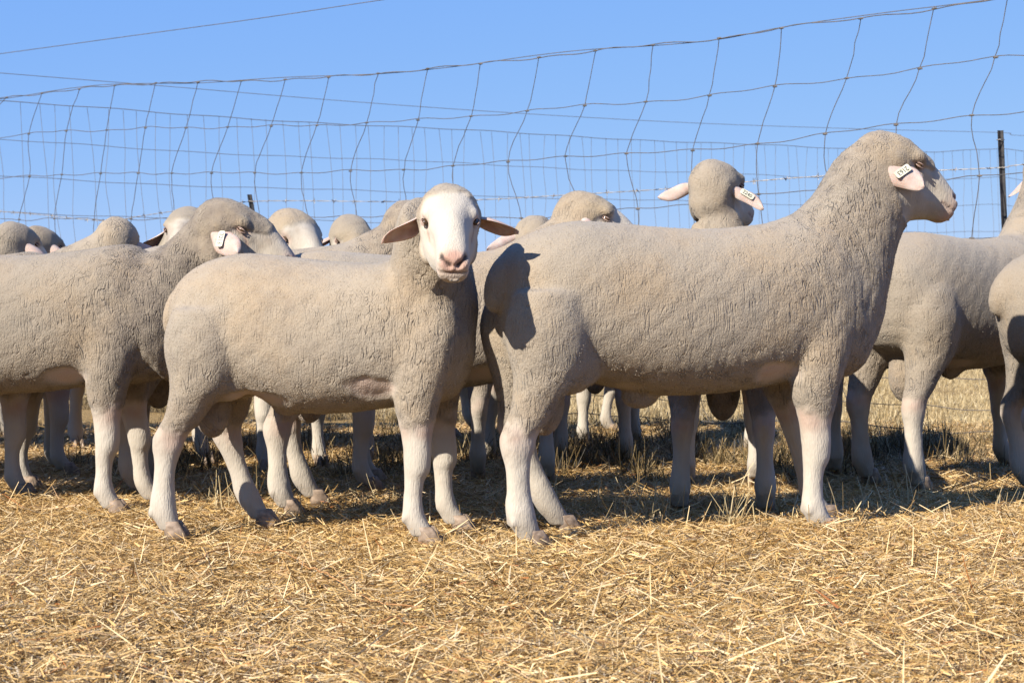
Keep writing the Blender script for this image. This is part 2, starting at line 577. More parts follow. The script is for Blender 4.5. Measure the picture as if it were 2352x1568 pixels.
HIND = [(0.012, 0.002, 0.028, .024), (.03, -.006, .032, .027), (.06, -.020, .037, .031), (.093, -.027, .036, .031), (.145, -.029, .0295, .0255), (.20, -.031, .032, .027),
        (.24, -.031, .044, .034), (.275, -.026, .049, .035), (.315, .002, .050, .040), (.36, .020, .058, .050), (.42, .050, .085, .066), (.53, .050, .105, .078), (.62, .055, .085, .06)]
FORE = [(0.012, 0.002, 0.030, .025), (.03, -.008, .034, .028), (.065, -.026, .031, .029), (.11, -.029, .0262, .0235), (.16, -.025, .0275, .0245), (.19, -.018, .0355, .032),
        (.235, -.017, .039, .035), (.275, -.019, .042, .037), (.32, -.020, .050, .044), (.36, -.020, .056, .050), (.45, -.010, .075, .062), (.56, .0, .085, .055)]


def leg_pairs(spec, hoof, hip, s):
    """spec rows z dx r_foreaft r_lateral; hoof, hip: (x, y) at z=0 and z=0.5"""
    out = []
    for (z, dx, r, rl) in spec:
        t = min(1.0, z / 0.46)
        t = t * t * (3 - 2 * t) * 0.6 + t * 0.4
        cx = hoof[0] + (hip[0] - hoof[0]) * t + dx * s
        cy = hoof[1] + (hip[1] - hoof[1]) * t
        out.append(((cx + r * s, cy, z * s), (cx - r * s, cy, z * s), rl * s, 2.1, 1, 1))
    return out


class Frame:
    """local frame of a ram: x forward, y to its left, z up"""
    def __init__(self, ox, oy, yaw):
        self.o = np.array([ox, oy, 0.0])
        self.yaw = math.radians(yaw)
        self.h = np.array([math.cos(self.yaw), math.sin(self.yaw), 0])
        self.n = np.array([-math.sin(self.yaw), math.cos(self.yaw), 0])

    def loc(self, p):
        d = np.asarray(p) - self.o
        return np.array([d @ self.h, d @ self.n, d[2]])

    def dirl(self, d):
        d = np.asarray(d, float)
        return np.array([d @ self.h, d @ self.n, d[2]])

    def side(self, u, v, y):                   # pixel onto an upright plane y metres to the left of the spine
        return self.loc(on_plane(u, v, self.o + self.n * y, self.n))

    def mid(self, u, v):                       # pixel onto the upright plane along the spine
        return self.loc(on_plane(u, v, self.o, self.n))


FB = Frame(0.37, 4.23, 17.0)
FM = Frame(-0.53, 4.256, -10.0)

TRUNK_B_PX = [(1150, 606, 690, .045), (1164, 580, 770, .10), (1196, 554, 830, .142), (1248, 529, 852, .170), (1320, 512, 866, .186), (1420, 518, 888, .198),
              (1520, 527, 903, .205), (1620, 530, 900, .205), (1720, 523, 888, .198), (1800, 512, 874, .185), (1870, 503, 872, .170), (1918, 522, 866, .148), (1962, 565, 845, .112), (1986, 630, 790, .055)]
TRUNK_M_PX = [(408, 676, 740, .045), (420, 654, 800, .10), (446, 627, 850, .142), (490, 602, 872, .170), (560, 586, 890, .188), (640, 591, 930, .200),
              (720, 600, 946, .206), (800, 606, 943, .204), (870, 606, 935, .196), (940, 603, 926, .184), (1000, 615, 922, .166), (1050, 655, 900, .125), (1082, 730, 830, .055)]


def trunk_from_px(fr, rows):
    out = []
    for (u, t, b, w) in rows:
        a = fr.mid(u, t); c = fr.mid(u, b)
        out.append((a[0], a[2], c[2], w))
    return out


TR_B = trunk_from_px(FB, TRUNK_B_PX)
TR_M = trunk_from_px(FM, TRUNK_M_PX)
X_HIND = TR_B[0][0] + 0.095            # hind hoof of the pattern ram
X_FORE = TR_B[-1][0] - 0.165
TR_G = [(x - (X_HIND + X_FORE) / 2, t, b, w) for (x, t, b, w) in TR_B]   # centred pattern for the rest of the flock
HALF = (X_FORE - X_HIND) / 2


def rotm(f, up):
    f = np.asarray(f, float); f /= np.linalg.norm(f)
    u = np.asarray(up, float); u = u - f * (u @ f); u /= np.linalg.norm(u)
    return np.stack([f, np.cross(u, f), u], 1)      # columns: forward, left, up


def ear_mesh(base, d, opening, L, W, fr_seed=0, cup=0.55, droop=0.22):
    """leaf-shaped ear growing from base along d; 'opening' is where its hollow faces"""
    d = np.asarray(d, float); d /= np.linalg.norm(d)
    o = np.asarray(opening, float); o = o - d * (o @ d); o /= np.linalg.norm(o)
    s = np.cross(d, o)
    nu, nv = 18, 11
    V, inner = [], []
    mid = []
    for layer in (0, 1):
        for i in range(nu):
            u = i / (nu - 1)
            w = W * 0.5 * (0.52 + 0.48 * sstep(0.0, 0.42, u)) * max(1e-3, 1 - (max(0.0, u - .42) / .585) ** 2.3) ** .72
            roll = cup * (1.5 - 0.9 * u)
            for j in range(nv):
                v = -1 + 2 * j / (nv - 1)
                ang = v * roll * 1.5
                k = w / max(roll * 1.5, 1e-3)
                side = math.sin(ang) * k
                lift = (1 - math.cos(ang)) * k
                th = 0.0032 * (1 - 0.75 * abs(v) ** 3) * (1 - 0.5 * u)
                p = base + d * (L * u) + s * side + o * (lift + (th if layer else -th))
                p = p + np.array([0, 0, -droop * L * u * u * 0.55]) + s * (0.004 * math.sin(7 * u + fr_seed)) + o * (0.0035 * math.sin(5.5 * u + 2.4 * v + fr_seed * 1.3) * u)
                V.append(p)
                rim = max(0.0, abs(v) - 0.8) * 4
                inner.append((1.0 * (1 - min(1, rim)) * (1 - 0.75 * u) if layer else 0.0, min(1, rim) * 0.8 if layer else 0.15 * u, 0))
                if layer == 0 and j == nv // 2:
                    mid.append(p)
    F = []
    q = nu * nv
    for i in range(nu - 1):
        for j in range(nv - 1):
            a, b, c, e = i * nv + j, i * nv + j + 1, (i + 1) * nv + j + 1, (i + 1) * nv + j
            F.append((a, b, c, e)); F.append((q + e, q + c, q + b, q + a))
    for i in range(nu - 1):
        for j in (0, nv - 1):
            a, b = i * nv + j, (i + 1) * nv + j
            F.append((a, b, q + b, q + a) if j == 0 else (b, a, q + a, q + b))
    for j in range(nv - 1):
        for i in (0, nu - 1):
            a, b = i * nv + j, i * nv + j + 1
            F.append((b, a, q + a, q + b) if i == 0 else (a, b, q + b, q + a))
    return V, F, inner, mid, (d, o, s)


def point_attr(me, name, data):
    at = me.attributes.new(name, 'FLOAT_COLOR', 'POINT')
    arr = np.ones((len(me.vertices), 4), np.float32)
    arr[:, :3] = data
    at.data.foreach_set('color', arr.ravel())


def hoof_parts(x, y, s, yaw=0.0):
    V, F = [], []
    parts = []
    for sd in (-1, 1):
        rows = [(0.040, .003, .024), (.025, .010, .028), (.008, .017, .033), (-.012, .020, .035)]
        vv, ff = [], []
        n = 10
        for (z, cx, r) in rows:
            for k in range(n):
                a = 2 * math.pi * k / n
                px = cx + r * math.cos(a) * (1.08 if math.cos(a) > 0 else 0.85)
                py = sd * 0.0145 + 0.0130 * math.sin(a) * (1.0 - 0.35 * max(0, math.cos(a)))
                vv.append(((x + px * s), (y + py * s), z * s))
        for i in range(len(rows) - 1):
            for k in range(n):
                ff.append((i * n + k, i * n + (k + 1) % n, (i + 1) * n + (k + 1) % n, (i + 1) * n + k))
        ff.append(tuple(range(n))[::-1])
        ff.append(tuple(range((len(rows) - 1) * n, len(rows) * n)))
        parts.append((vv, ff))
    return merge(*parts)


def text_mesh(txt):
    cu = bpy.data.curves.new('txt', 'FONT')
    cu.body = txt
    cu.size = 1.0
    cu.align_x = 'CENTER'
    cu.align_y = 'CENTER'
    cu.extrude = 0.02
    cu.offset = 0.004
    o = bpy.data.objects.new('txt', cu)
    COL.objects.link(o)
    dg = bpy.context.evaluated_depsgraph_get()
    me = bpy.data.meshes.new_from_object(o.evaluated_get(dg))
    bpy.data.objects.remove(o)
    bpy.data.curves.remove(cu)
    return me


def rounded_plate(a, b, t, r):
    P = []
    for (cx, cy, a0) in ((a - r, b - r, 0), (-a + r, b - r, 90), (-a + r, -b + r, 180), (a - r, -b + r, 270)):
        for k in range(4):
            th = math.radians(a0 + 30 * k)
            P.append((cx + r * math.cos(th), cy + r * math.sin(th)))
    n = len(P)
    V = [(x, y, -t) for x, y in P] + [(x, y, t) for x, y in P]
    F = [tuple(range(n))[::-1], tuple(range(n, 2 * n))] + [(i, (i + 1) % n, n + (i + 1) % n, n + i) for i in range(n)]
    return V, F


def build_ram(label, fr, s, trunk, x_hind, x_fore, legs, head_o, head_yaw, head_pitch, voxel,
              neck=None, ears=(None, None), cap=0.085, seed=0, wrinkle=1.0, tags=(), head_s=1.0, group='flock of rams', roll=0.0, soil=0.0, eye_open=0.6, ear_L=0.135, ear_W=0.062, yel=0.35, ear_x=-.016, ear_z=-.002, fuzz=0, face_soil=.25, hip_dx=0.0, wool_dim=.16):
    root = empty('ram', tuple(fr.o), fr.yaw)
    tag_obj(root, label, 'sheep', group)
    s_ = s
    # head frame in local coordinates
    hyaw = math.radians(head_yaw); hp = math.radians(head_pitch)
    fw = fr.dirl((math.cos(hyaw) * math.cos(hp), math.sin(hyaw) * math.cos(hp), -math.sin(hp)))
    R = rotm(fw, (0, 0, 1))
    if roll:
        R = R @ np.array(Matrix.Rotation(math.radians(roll), 3, 'X'))
    HO = np.asarray(head_o, float)
    k = s * head_s

    def H(x, y, z):
        return HO + R @ (np.array([x, y, z]) * k)

    prim = []
    # trunk
    prim.append(loft([((x, 0, t), (x, 0, b), w * (s if s < 1 else 1.0), 2.25, .86, .97) for (x, t, b, w) in trunk], 36, 4))
    xr, zt = trunk[0][0], trunk[0][1]
    # tail stump
    prim.append(ellipsoid((xr + 0.002, 0, zt - 0.050 * s), (.036 * s, .046 * s, .075 * s), np.array(Matrix.Rotation(math.radians(16), 3, 'Y'))))
    # thighs, shoulders
    for sd in (-1, 1):
        prim.append(ellipsoid((max(x_hind + .095 * s + hip_dx, xr + .128 * s), sd * .080 * s, .515 * s), (.120 * s, .078 * s, .150 * s), np.array(Matrix.Rotation(math.radians(-14), 3, 'Y'))))
        prim.append(ellipsoid((x_fore - .01 * s, sd * .096 * s, .525 * s), (.100 * s, .066 * s, .155 * s), np.array(Matrix.Rotation(math.radians(12), 3, 'Y'))))
    # legs: near (right) hind, far hind, near fore, far fore
    for i, (hx, hy) in enumerate(legs):
        hind = i < 2
        hip = ((x_hind + hip_dx if hind else x_fore), hy * 0.9)
        prim.append(loft(leg_pairs(HIND if hind else FORE, (hx, hy), hip, s), 18, 3))
        for sd in (-1, 1):       # dew claws
            prim.append(ellipsoid((hx - .046 * s, hy + sd * .017 * s, .062 * s), (.012 * s, .010 * s, .016 * s)))
    # between the hind legs, and the sheath
    prim.append(ellipsoid((x_hind + .075 * s, 0, .345 * s), (.050 * s, .048 * s, .085 * s)))
    prim.append(ellipsoid((x_hind + .075 * s, 0, .43 * s), (.048 * s, .046 * s, .09 * s)))
    xm = x_hind + 0.42 * (x_fore - x_hind)
    prim.append(ellipsoid((xm, 0, .355 * s), (.050 * s, .025 * s, .030 * s)))
    # neck
    if neck is None:
        # base of the neck inside the shoulders, then bending up to the back of the head
        D0 = np.array([trunk[9][0] - .02, 0, trunk[9][1] - .005]); V0 = np.array([trunk[12][0] - .01, 0, trunk[12][2] + .02 * s])
        D3 = H(-.032, 0, .058); V3 = H(.004, 0, -.095)
        dirn = (D3 + V3) / 2 - (D0 + V0) / 2
        neck = [(D0, V0, .145 * s, 2.1, .9, .9)]
        for t_, w in ((.33, .122), (.62, .100), (.85, .092)):
            e = t_ * t_ * (3 - 2 * t_) * .5 + t_ * .5
            D = D0 + (D3 - D0) * e; V = V0 + (V3 - V0) * (e * .9 + .1 * t_)
            D = D + np.array([-.012, 0, -.012]) * math.sin(math.pi * t_)
            V = V + np.array([.010, 0, .0]) * math.sin(math.pi * t_)
            neck.append((D, V, w * s, 2.1, .92, .95))
        neck.append((D3, V3, .092 * s, 2.1, .97, .97))
    prim.append(loft(neck, 30, 5))
    # head
    rows = []
    for (d, v, w, ex, wt, wb) in HEAD:
        a = hz(*d); b = hz(*v)
        rows.append((H(a[0], 0, a[1]), H(b[0], 0, b[1]), w * k, ex, wt, wb))
    prim.append(loft(rows, 32, 4))
    prim.append(ellipsoid(H(-.035, 0, -.005), (.070 * k, .071 * k, .080 * k), R))     # poll, where the neck joins
    prim.append(ellipsoid(H(-.030, 0, -.060), (.055 * k, .058 * k, .068 * k), R))
    ex_, ez_ = hz(1090, 540)
    for sd in (-1, 1):        # brow and cheek
        prim.append(ellipsoid(H(ex_ - .008, sd * .054, ez_ + .012), (.026 * k, .020 * k, .020 * k), R))
        prim.append(ellipsoid(H(.012, sd * .050, -.070), (.05 * k, .022 * k, .05 * k), R))
        prim.append(ellipsoid(H(-.012, sd * .058, .006), (.028 * k, .026 * k, .026 * k), R))
    V, F = merge(*prim)
    me = remesh(V, F, voxel)
    n = len(me.vertices)
    v = np.empty(n * 3); me.vertices.foreach_get('co', v); v = v.reshape(-1, 3)
    e = edges_of(me)
    hl = ((v - HO) @ R) / k
    inhead = sstep(-.02, .05, hl[:, 0]) * (np.abs(hl[:, 1]) < .14) * (np.abs(hl[:, 2]) < .2) * sstep(.32, .28, hl[:, 0])
    w = 0.55 * (1 - 0.75 * inhead)
    lowleg = sstep(.30 * s, .22 * s, v[:, 2])
    w = w * (1 - 0.82 * lowleg)
    v = relax(v, e, int(round(0.125 / voxel)), w)

    def normals(vv):
        me.vertices.foreach_set('co', vv.ravel().astype(np.float32)); me.update()
        nn = np.empty(n * 3, np.float32)
        me.vertex_normals.foreach_get('vector', nn)
        return nn.reshape(-1, 3).astype(float)

    nr = normals(v)
    hl = ((v - HO) @ R) / k
    paint = np.zeros((n, 3)); coat = np.zeros((n, 3))
    nz1 = fbm(v * 22, seed, 3); nz2 = fbm(v * 60, seed + 9, 2)
    # ---- wool mask
    zz = v[:, 2] / s
    rear = v[:, 0] < (x_hind + x_fore) / 2
    edge = np.where(rear, .290, .325) + .030 * nz1 + .012 * nz2
    wool = sstep(-.030, .022, zz - edge)
    face = sstep(-.010, .012, hl[:, 0] - (.020 + .030 * sstep(-.02, .06, -hl[:, 2]) * 0 + cap * sstep(.018, .055, hl[:, 2])) + .012 * nz1 + .006 * nz2)
    near_head = (np.abs(hl[:, 1]) < .11) & (hl[:, 2] > -.19) & (hl[:, 2] < .14) & (hl[:, 0] < .33) & (hl[:, 0] > -.12)
    # jaw: the throat stays woolly
    vx = np.array([hz(*r[1]) for r in HEAD]); od = np.argsort(vx[:, 0])
    under = np.interp(hl[:, 0], vx[od, 0], vx[od, 1])
    near_head = near_head & (hl[:, 2] > under - .018)
    face = face * near_head * sstep(-.012, .012, hl[:, 2] - under + .022 - .030 * sstep(.09, .04, hl[:, 0]))
    wool = wool * (1 - face)
    # bare skin: behind the elbow and in the flank, brisket
    bare = np.zeros(n)
    for sd in (-1, 1):
        for (cx, cy, cz, rx, ry, rz) in ((x_fore - .135 * s, sd * .15 * s, .412 * s, .070 * s, .09 * s, .032 * s), (x_hind + .235 * s, sd * .13 * s, .372 * s, .10 * s, .10 * s, .026 * s)):
            q = ((v[:, 0] - cx) / rx) ** 2 + ((v[:, 1] - cy) / ry) ** 2 + ((v[:, 2] - cz) / rz) ** 2
            bare = np.maximum(bare, sstep(1.6, .35, q + .50 * nz1 + .15 * nz2))
    scro = ((v[:, 0] - x_hind - .075 * s) / (.062 * s)) ** 2 + (v[:, 1] / (.06 * s)) ** 2 + ((v[:, 2] - .345 * s) / (.10 * s)) ** 2
    scr = sstep(1.4, 1.0, scro)
    wool = wool * (1 - bare)
    wool = np.maximum(wool, .75 * scr)
    # ---- pink
    pk = .36 * bare + .16 * scr
    joint = np.exp(-((zz - np.where(rear, .265, .295)) / .035) ** 2)
    pk = np.maximum(pk, .42 * joint * (1 - wool) * np.clip(.6 + .8 * nz1, 0, 1))
    nd = np.sqrt(((hl[:, 0] - .212) / 1.0) ** 2 + (hl[:, 1] / 1.35) ** 2 + ((hl[:, 2] - .018) / 1.15) ** 2)
    nose = sstep(.036, .020, nd + .004 * nz1) * near_head
    lips = sstep(.165, .21, hl[:, 0]) * near_head
    pk = np.maximum(pk, .78 * nose)
    pk = np.maximum(pk, (.22 + .25 * (face_soil > .5)) * lips)
    dk = np.zeros(n)
    for sd in (-1, 1):
        de = np.sqrt(((hl[:, 0] - ex_ - .002) / 1.5) ** 2 + ((hl[:, 1] - sd * .066) / 1.2) ** 2 + ((hl[:, 2] - ez_) / 1.0) ** 2)
        pk = np.maximum(pk, .34 * sstep(.026, .012, de) * near_head)
        # tear line
        a = np.array([ex_ + .014, ez_ - .008]); b = np.array([ex_ + .044, ez_ - .036])
        ab = b - a
        tt = np.clip(((hl[:, 0] - a[0]) * ab[0] + (hl[:, 2] - a[1]) * ab[1]) / (ab @ ab), 0, 1)
        dt = np.sqrt((hl[:, 0] - a[0] - tt * ab[0]) ** 2 + (hl[:, 2] - a[1] - tt * ab[1]) ** 2)
        side = (np.sign(hl[:, 1]) == sd) * (np.abs(hl[:, 1]) > .03)
        tl = sstep(.0065, .002, dt) * side * near_head
        v = v - nr * (tl * .0028 * k)[:, None]
        pk = np.maximum(pk, .45 * tl); dk = np.maximum(dk, .18 * tl)
    # ---- sculpt the face: eye sockets, nostrils, mouth
    wide = near_head * sstep(0, .05, hl[:, 0])
    for sd in (-1, 1):
        # socket
        de = np.sqrt(((hl[:, 0] - ex_ - .004) / 1.25) ** 2 + ((hl[:, 1] - sd * .064) / 1.0) ** 2 + ((hl[:, 2] - ez_ + .004) / .85) ** 2)
        v = v - nr * (sstep(.024, .006, de) * .0075 * k * wide)[:, None]
        # hollow before the eye, along the nose bone
        d2 = np.sqrt(((hl[:, 0] - ex_ - .055) / 2.4) ** 2 + ((hl[:, 1] - sd * .05) / 1.0) ** 2 + ((hl[:, 2] - ez_ + .030) / 1.0) ** 2)
        v = v - nr * (sstep(.034, .008, d2) * .0055 * k * wide)[:, None]
        # nostril: slanting slit
        na = np.array(hz(1765, 985)); nb = np.array(hz(1815, 1065))
        pa = np.array([na[0] + .002, sd * .033, na[1] + .004]); pb = np.array([nb[0] + .006, sd * .010, nb[1] - .002])
        ab = pb - pa
        tt = np.clip(((hl - pa) @ ab) / (ab @ ab), 0, 1)
        dn = np.linalg.norm(hl - pa - tt[:, None] * ab, axis=1)
        wn_ = .0068 - .0030 * tt
        v = v - nr * (sstep(.012, .003, dn) * .0070 * k * near_head)[:, None]
        dk = np.maximum(dk, .92 * sstep(wn_ + .0028, wn_ - .0012, dn) * near_head)
        # nostril wing
        v = v + nr * (np.exp(-((dn - .013) / .005) ** 2) * .0016 * k * near_head * (hl[:, 0] > .2))[:, None]
    # mouth line: runs back from the lips
    m0 = np.array(hz(1790, 1185)); m1 = np.array(hz(1660, 1130)); m2 = np.array(hz(1545, 1065))
    for a, b in ((m0, m1), (m1, m2)):
        ab = b - a
        tt = np.clip(((hl[:, 0] - a[0]) * ab[0] + (hl[:, 2] - a[1]) * ab[1]) / (ab @ ab), 0, 1)
        dt = np.sqrt((hl[:, 0] - a[0] - tt * ab[0]) ** 2 + (hl[:, 2] - a[1] - tt * ab[1]) ** 2)
        msk = near_head * (hl[:, 0] > .1)
        v = v - nr * (sstep(.0060, .0010, dt) * .0026 * k * msk)[:, None]
        dk = np.maximum(dk, .50 * sstep(.0036, .0010, dt) * msk)
        pk = np.maximum(pk, .35 * sstep(.010, .003, dt) * msk)
    # lip cleft
    dc = np.abs(hl[:, 1])
    cm = near_head * (hl[:, 0] > .18) * (hl[:, 2] < hz(1800, 1070)[1]) * (hl[:, 2] > m0[1])
    dk = np.maximum(dk, .4 * sstep(.003, .001, dc) * cm)
    paint[:, 0], paint[:, 1], paint[:, 2] = wool, np.clip(pk * (1 - .8 * wool), 0, 1), np.clip(dk, 0, 1)
    # ---- coat: wrinkles, yellow cap, soil plus dimming put into wool and face
    fx = (v[:, 0] - x_hind) / (x_fore - x_hind)
    wr = .35 + .65 * sstep(.55, 1.0, fx) + .45 * sstep(.52, .40, zz)
    wr = np.clip(wr * (1 - .55 * sstep(.62 * s, .70 * s, v[:, 2]) * (fx < .95)), 0.1, 1.0)
    coat[:, 0] = np.clip(wr * wrinkle, 0, 1) * (1 - .8 * sstep(-.12, -.03, hl[:, 0]) * (np.abs(hl[:, 1]) < .14) * (hl[:, 2] > -.10) * (hl[:, 2] < .16))
    coat[:, 1] = yel * sstep(-.09, .02, hl[:, 0]) * ((hl[:, 2] > .0) & (np.abs(hl[:, 1]) < .12) & (hl[:, 2] < .16)) * (.5 + .5 * nz1)
    coat[:, 2] = np.clip(.30 * sstep(.40, .33, zz) * wool + .45 * sstep(.10, .03, zz) + .40 * joint + .14 * sstep(.3, .2, zz) + soil * sstep(.9, 1.1, fx) * wool + wool_dim * wool * np.clip(.75 + 1.2 * fbm(v * 5, seed + 40, 2), 0, 1.6) + face_soil * face * (1 - .55 * lips) * (.7 + .5 * nz1), 0, 1)  # wool dimming and face shading are added to the real soil here
    # ---- relief: the fleece stands proud of the hair, with folds
    nr = normals(v)
    up = np.array([1, 1, .30])
    q = v * 1.0
    q[:, 0] += .02 * vnoise(v * 9, seed + 3)
    fold = 1 - np.abs(vnoise(q * np.array([44, 44, 13]), seed + 4)) * 2
    fold2 = vnoise(q * np.array([80, 80, 46]), seed + 5)
    lump = fbm(v * 26, seed + 6, 2)
    lowleg2 = sstep(.34 * s, .26 * s, v[:, 2])
    capw = sstep(.03, .06, hl[:, 2]) * sstep(-.12, -.05, hl[:, 0]) * near_head
    disp = wool * (.0060 + .0007 * lump - coat[:, 0] * .0018 * np.clip(fold, 0, 1) + .0004 * fold2 + .0026 * capw * (fbm(v * 45, seed + 8, 2) + .25))
    disp += (1 - wool) * (.0006 * fold2 + .0016 * lump * lowleg2)
    disp -= .002 * bare
    v = v + nr * (disp * s)[:, None]
    normals(v)
    point_attr(me, 'paint', paint)
    point_attr(me, 'coat', coat)
    me.materials.append(M_FLEECE)
    me.polygons.foreach_set('use_smooth', [True] * len(me.polygons))
    body = bpy.data.objects.new('body', me)
    me.name = 'body'
    COL.objects.link(body)
    body.parent = root
    # ---- loose fibres standing off the fleece
    if fuzz:
        nr = normals(v)
        rg = np.random.default_rng(seed + 500)
        cand = np.nonzero(wool > .5)[0]
        pick = rg.choice(cand, fuzz)
        bn = nr[pick]; jt = rg.normal(0, voxel * .45, (fuzz, 3)); jt -= bn * (jt * bn).sum(1)[:, None]
        bv = v[pick] + jt
        bv = bv - bn * .001
        d = bn + rg.normal(0, .55, (fuzz, 3)) + np.array([0, 0, -.35]); d /= np.linalg.norm(d, axis=1)[:, None]
        sd_ = np.cross(d, rg.normal(0, 1, (fuzz, 3))); sd_ /= np.linalg.norm(sd_, axis=1)[:, None]
        Lf = rg.uniform(.002, .0048, fuzz) * (.6 + .4 * s); wf = rg.uniform(.0007, .0013, fuzz)
        tri = np.stack([bv - sd_ * wf[:, None], bv + sd_ * wf[:, None], bv + d * Lf[:, None]], 1).reshape(-1, 3)
        fm = bpy.data.meshes.new('wool_fibres')
        fm.vertices.add(fuzz * 3); fm.vertices.foreach_set('co', tri.astype(np.float32).ravel())
        fm.loops.add(fuzz * 3); fm.loops.foreach_set('vertex_index', np.arange(fuzz * 3, dtype=np.int32))
        fm.polygons.add(fuzz); fm.polygons.foreach_set('loop_start', np.arange(0, fuzz * 3, 3, dtype=np.int32))
        fm.update(calc_edges=True)
        tn = np.repeat(rg.uniform(0, 1, fuzz), 3)
        point_attr(fm, 'tone', np.stack([tn, np.repeat(coat[pick, 1], 3), np.repeat(coat[pick, 2], 3)], 1))
        fm.materials.append(M_FIBRE)
        fo = bpy.data.objects.new('wool_fibres', fm); COL.objects.link(fo); fo.parent = root
        fo['kind'] = 'stuff'
    # ---- hooves
    for i, (hx, hy) in enumerate(legs):
        hv, hf = hoof_parts(hx, hy, s)
        mesh_obj('hoof', hv, hf, M_HOOF, root)
    # ---- eyes with lids
    for sd in (-1, 1):
        c = H(ex_ + .004, sd * .0640, ez_ - .003)
        Rm = R
        ev, ef = ellipsoid(c, (.0108 * k, .0085 * k, .0078 * k), Rm, 16, 12)
        ey = mesh_obj('eye', ev, ef, M_EYE, root)
        for up_, drop in ((1, eye_open), (-1, .45)):
            rows_ = []
            for a in np.linspace(-1.25, 1.25, 13):
                ang = up_ * (.20 + .75 * drop)
                p = np.array([math.sin(a) * .0138, 0, 0])
                yy = .0100 * math.cos(a) * math.cos(ang) + .0006
                zz_ = .0104 * math.cos(a) * math.sin(ang)
                rows_.append(c + R @ (np.array([p[0], sd * yy, zz_]) * k))
            tv, tf = tube(rows_, np.array([.0009 + .0012 * math.cos(t) for t in np.linspace(-1.3, 1.3, 13)]) * k, 7)
            mesh_obj('eyelid', tv, tf, M_LID, ey)
    # ---- ears
    ear_frames = {}
    for sd, spec in ((1, ears[0]), (-1, ears[1])):
        d, op = spec if spec else ((.12, sd * .86, -.42), (.75, sd * .1, -.6))
        base = H(ear_x, sd * .068, ear_z)
        dl = R @ np.array(d, float); ol = R @ np.array(op, float)
        ev, ef, inn, mid, ax = ear_mesh(base - dl / np.linalg.norm(dl) * .012, dl, ol, ear_L * k, ear_W * k, seed)
        eo = mesh_obj('ear', ev, ef, M_EAR, root)
        point_attr(eo.data, 'inner', np.array(inn))
        ear_frames[sd] = (mid, ax)
    # ---- ear tags
    for (sd, txt, tdir, u) in tags:
        mid, (d, o, s3) = ear_frames[sd]
        i = int(u * 17)
        p = mid[i] - o * .0048
        tg = np.array(mid[min(17, i + 2)]) - np.array(mid[i - 2]); tg /= np.linalg.norm(tg)
        nn = -(o - tg * (o @ tg)); nn /= np.linalg.norm(nn)
        tx = fr.dirl((tdir[0], 0, tdir[1])); tx = tx - nn * (tx @ nn); tx /= np.linalg.norm(tx)
        ty = np.cross(nn, tx)
        Mx = Matrix(((tx[0], ty[0], nn[0], p[0]), (tx[1], ty[1], nn[1], p[1]), (tx[2], ty[2], nn[2], p[2]), (0, 0, 0, 1)))
        pv, pf = rounded_plate(.0245 * k, .0105 * k, .0011, .0055 * k)
        to = mesh_obj('ear_tag', pv, pf, M_TAG, root, smooth=False)
        to.matrix_local = Mx
        if not txt:          # its print cannot be read
            continue
        tm = text_mesh(txt)
        for vv in tm.vertices:
            vv.co = Vector((vv.co.x * .0172 * k, vv.co.y * .0185 * k, vv.co.z * .008 + .0013))
        tm.materials.clear(); tm.materials.append(M_INK)
        lo = bpy.data.objects.new('lettering', tm)
        COL.objects.link(lo)
        lo.parent = to
    return root


# ------------------------------------------------------------------ the flock
QUICK = False


def generic(label, hind_xy, yaw, s, head_px, head_depth, head_yaw, head_pitch, voxel=0.010, legs=None, **kw):
    """a ram of the pattern, its hind feet midpoint at hind_xy, heading yaw"""
    a = math.radians(yaw)
    o = (hind_xy[0] + math.cos(a) * HALF * s, hind_xy[1] + math.sin(a) * HALF * s)
    fr = Frame(o[0], o[1], yaw)
    tr = [(x * s, t * s, b * s, w * s) for (x, t, b, w) in TR_G]
    xh, xf = -HALF * s, HALF * s
    if legs is None:
        r = random.Random(kw.get('seed', 0))
        legs = [(xh + r.uniform(-.06, .06), -.125 * s), (xh + r.uniform(-.06, .08), .125 * s), (xf + r.uniform(-.05, .05), -.115 * s), (xf + r.uniform(-.05, .06), .115 * s)]
    else:
        legs = [(xh + legs[0], -.125 * s), (xh + legs[1], .125 * s), (xf + legs[2], -.115 * s), (xf + legs[3], .115 * s)]
    ho = fr.loc(at_depth(head_px[0], head_px[1], head_depth))
    return build_ram(label, fr, s, tr, xh, xf, legs, ho, head_yaw, head_pitch, voxel, **kw)


# --- right ram, in profile with its head high
def pair_b(d, v, w):
    return (FB.mid(*d), FB.mid(*v), w, 2.1, .92, .95)


neck_b = [pair_b((1765, 516), (1962, 846), .150), pair_b((1828, 492), (2004, 765), .132), pair_b((1872, 452), (2024, 672), .115),
          pair_b((1903, 406), (2040, 600), .100), pair_b((1930, 362), (2055, 550), .090), pair_b((1968, 332), (2068, 525), .082), pair_b((2010, 322), (2090, 505), .074)]
xh_b = FB.side(1218, 1200, -.125)[0]; xf_b = FB.side(1890, 1200, -.12)[0]
LEG_B = [(xh_b, -.125), (xh_b + .165, .125), (xf_b, -.120), (xf_b + .125, .115)]
build_ram('large ram in profile with its head held high, tag 2163 in its ear', FB, 1.0, TR_B, xh_b, xf_b, LEG_B,
          FB.mid(2037.5, 382.6), 17, 30, 0.0048, neck=neck_b, fuzz=30000, seed=3, wrinkle=1.0, head_s=1.015, cap=0.085, soil=.5, eye_open=.25, face_soil=.75,
          ears=(((.45, .70, -.45), (.4, -.6, -.5)), ((.84, -.52, -.02), (.25, .90, -.2))), tags=((-1, '2163', (-.78, -.62), .50),), ear_L=.118, ear_W=.084, ear_x=-.034, ear_z=-.020)

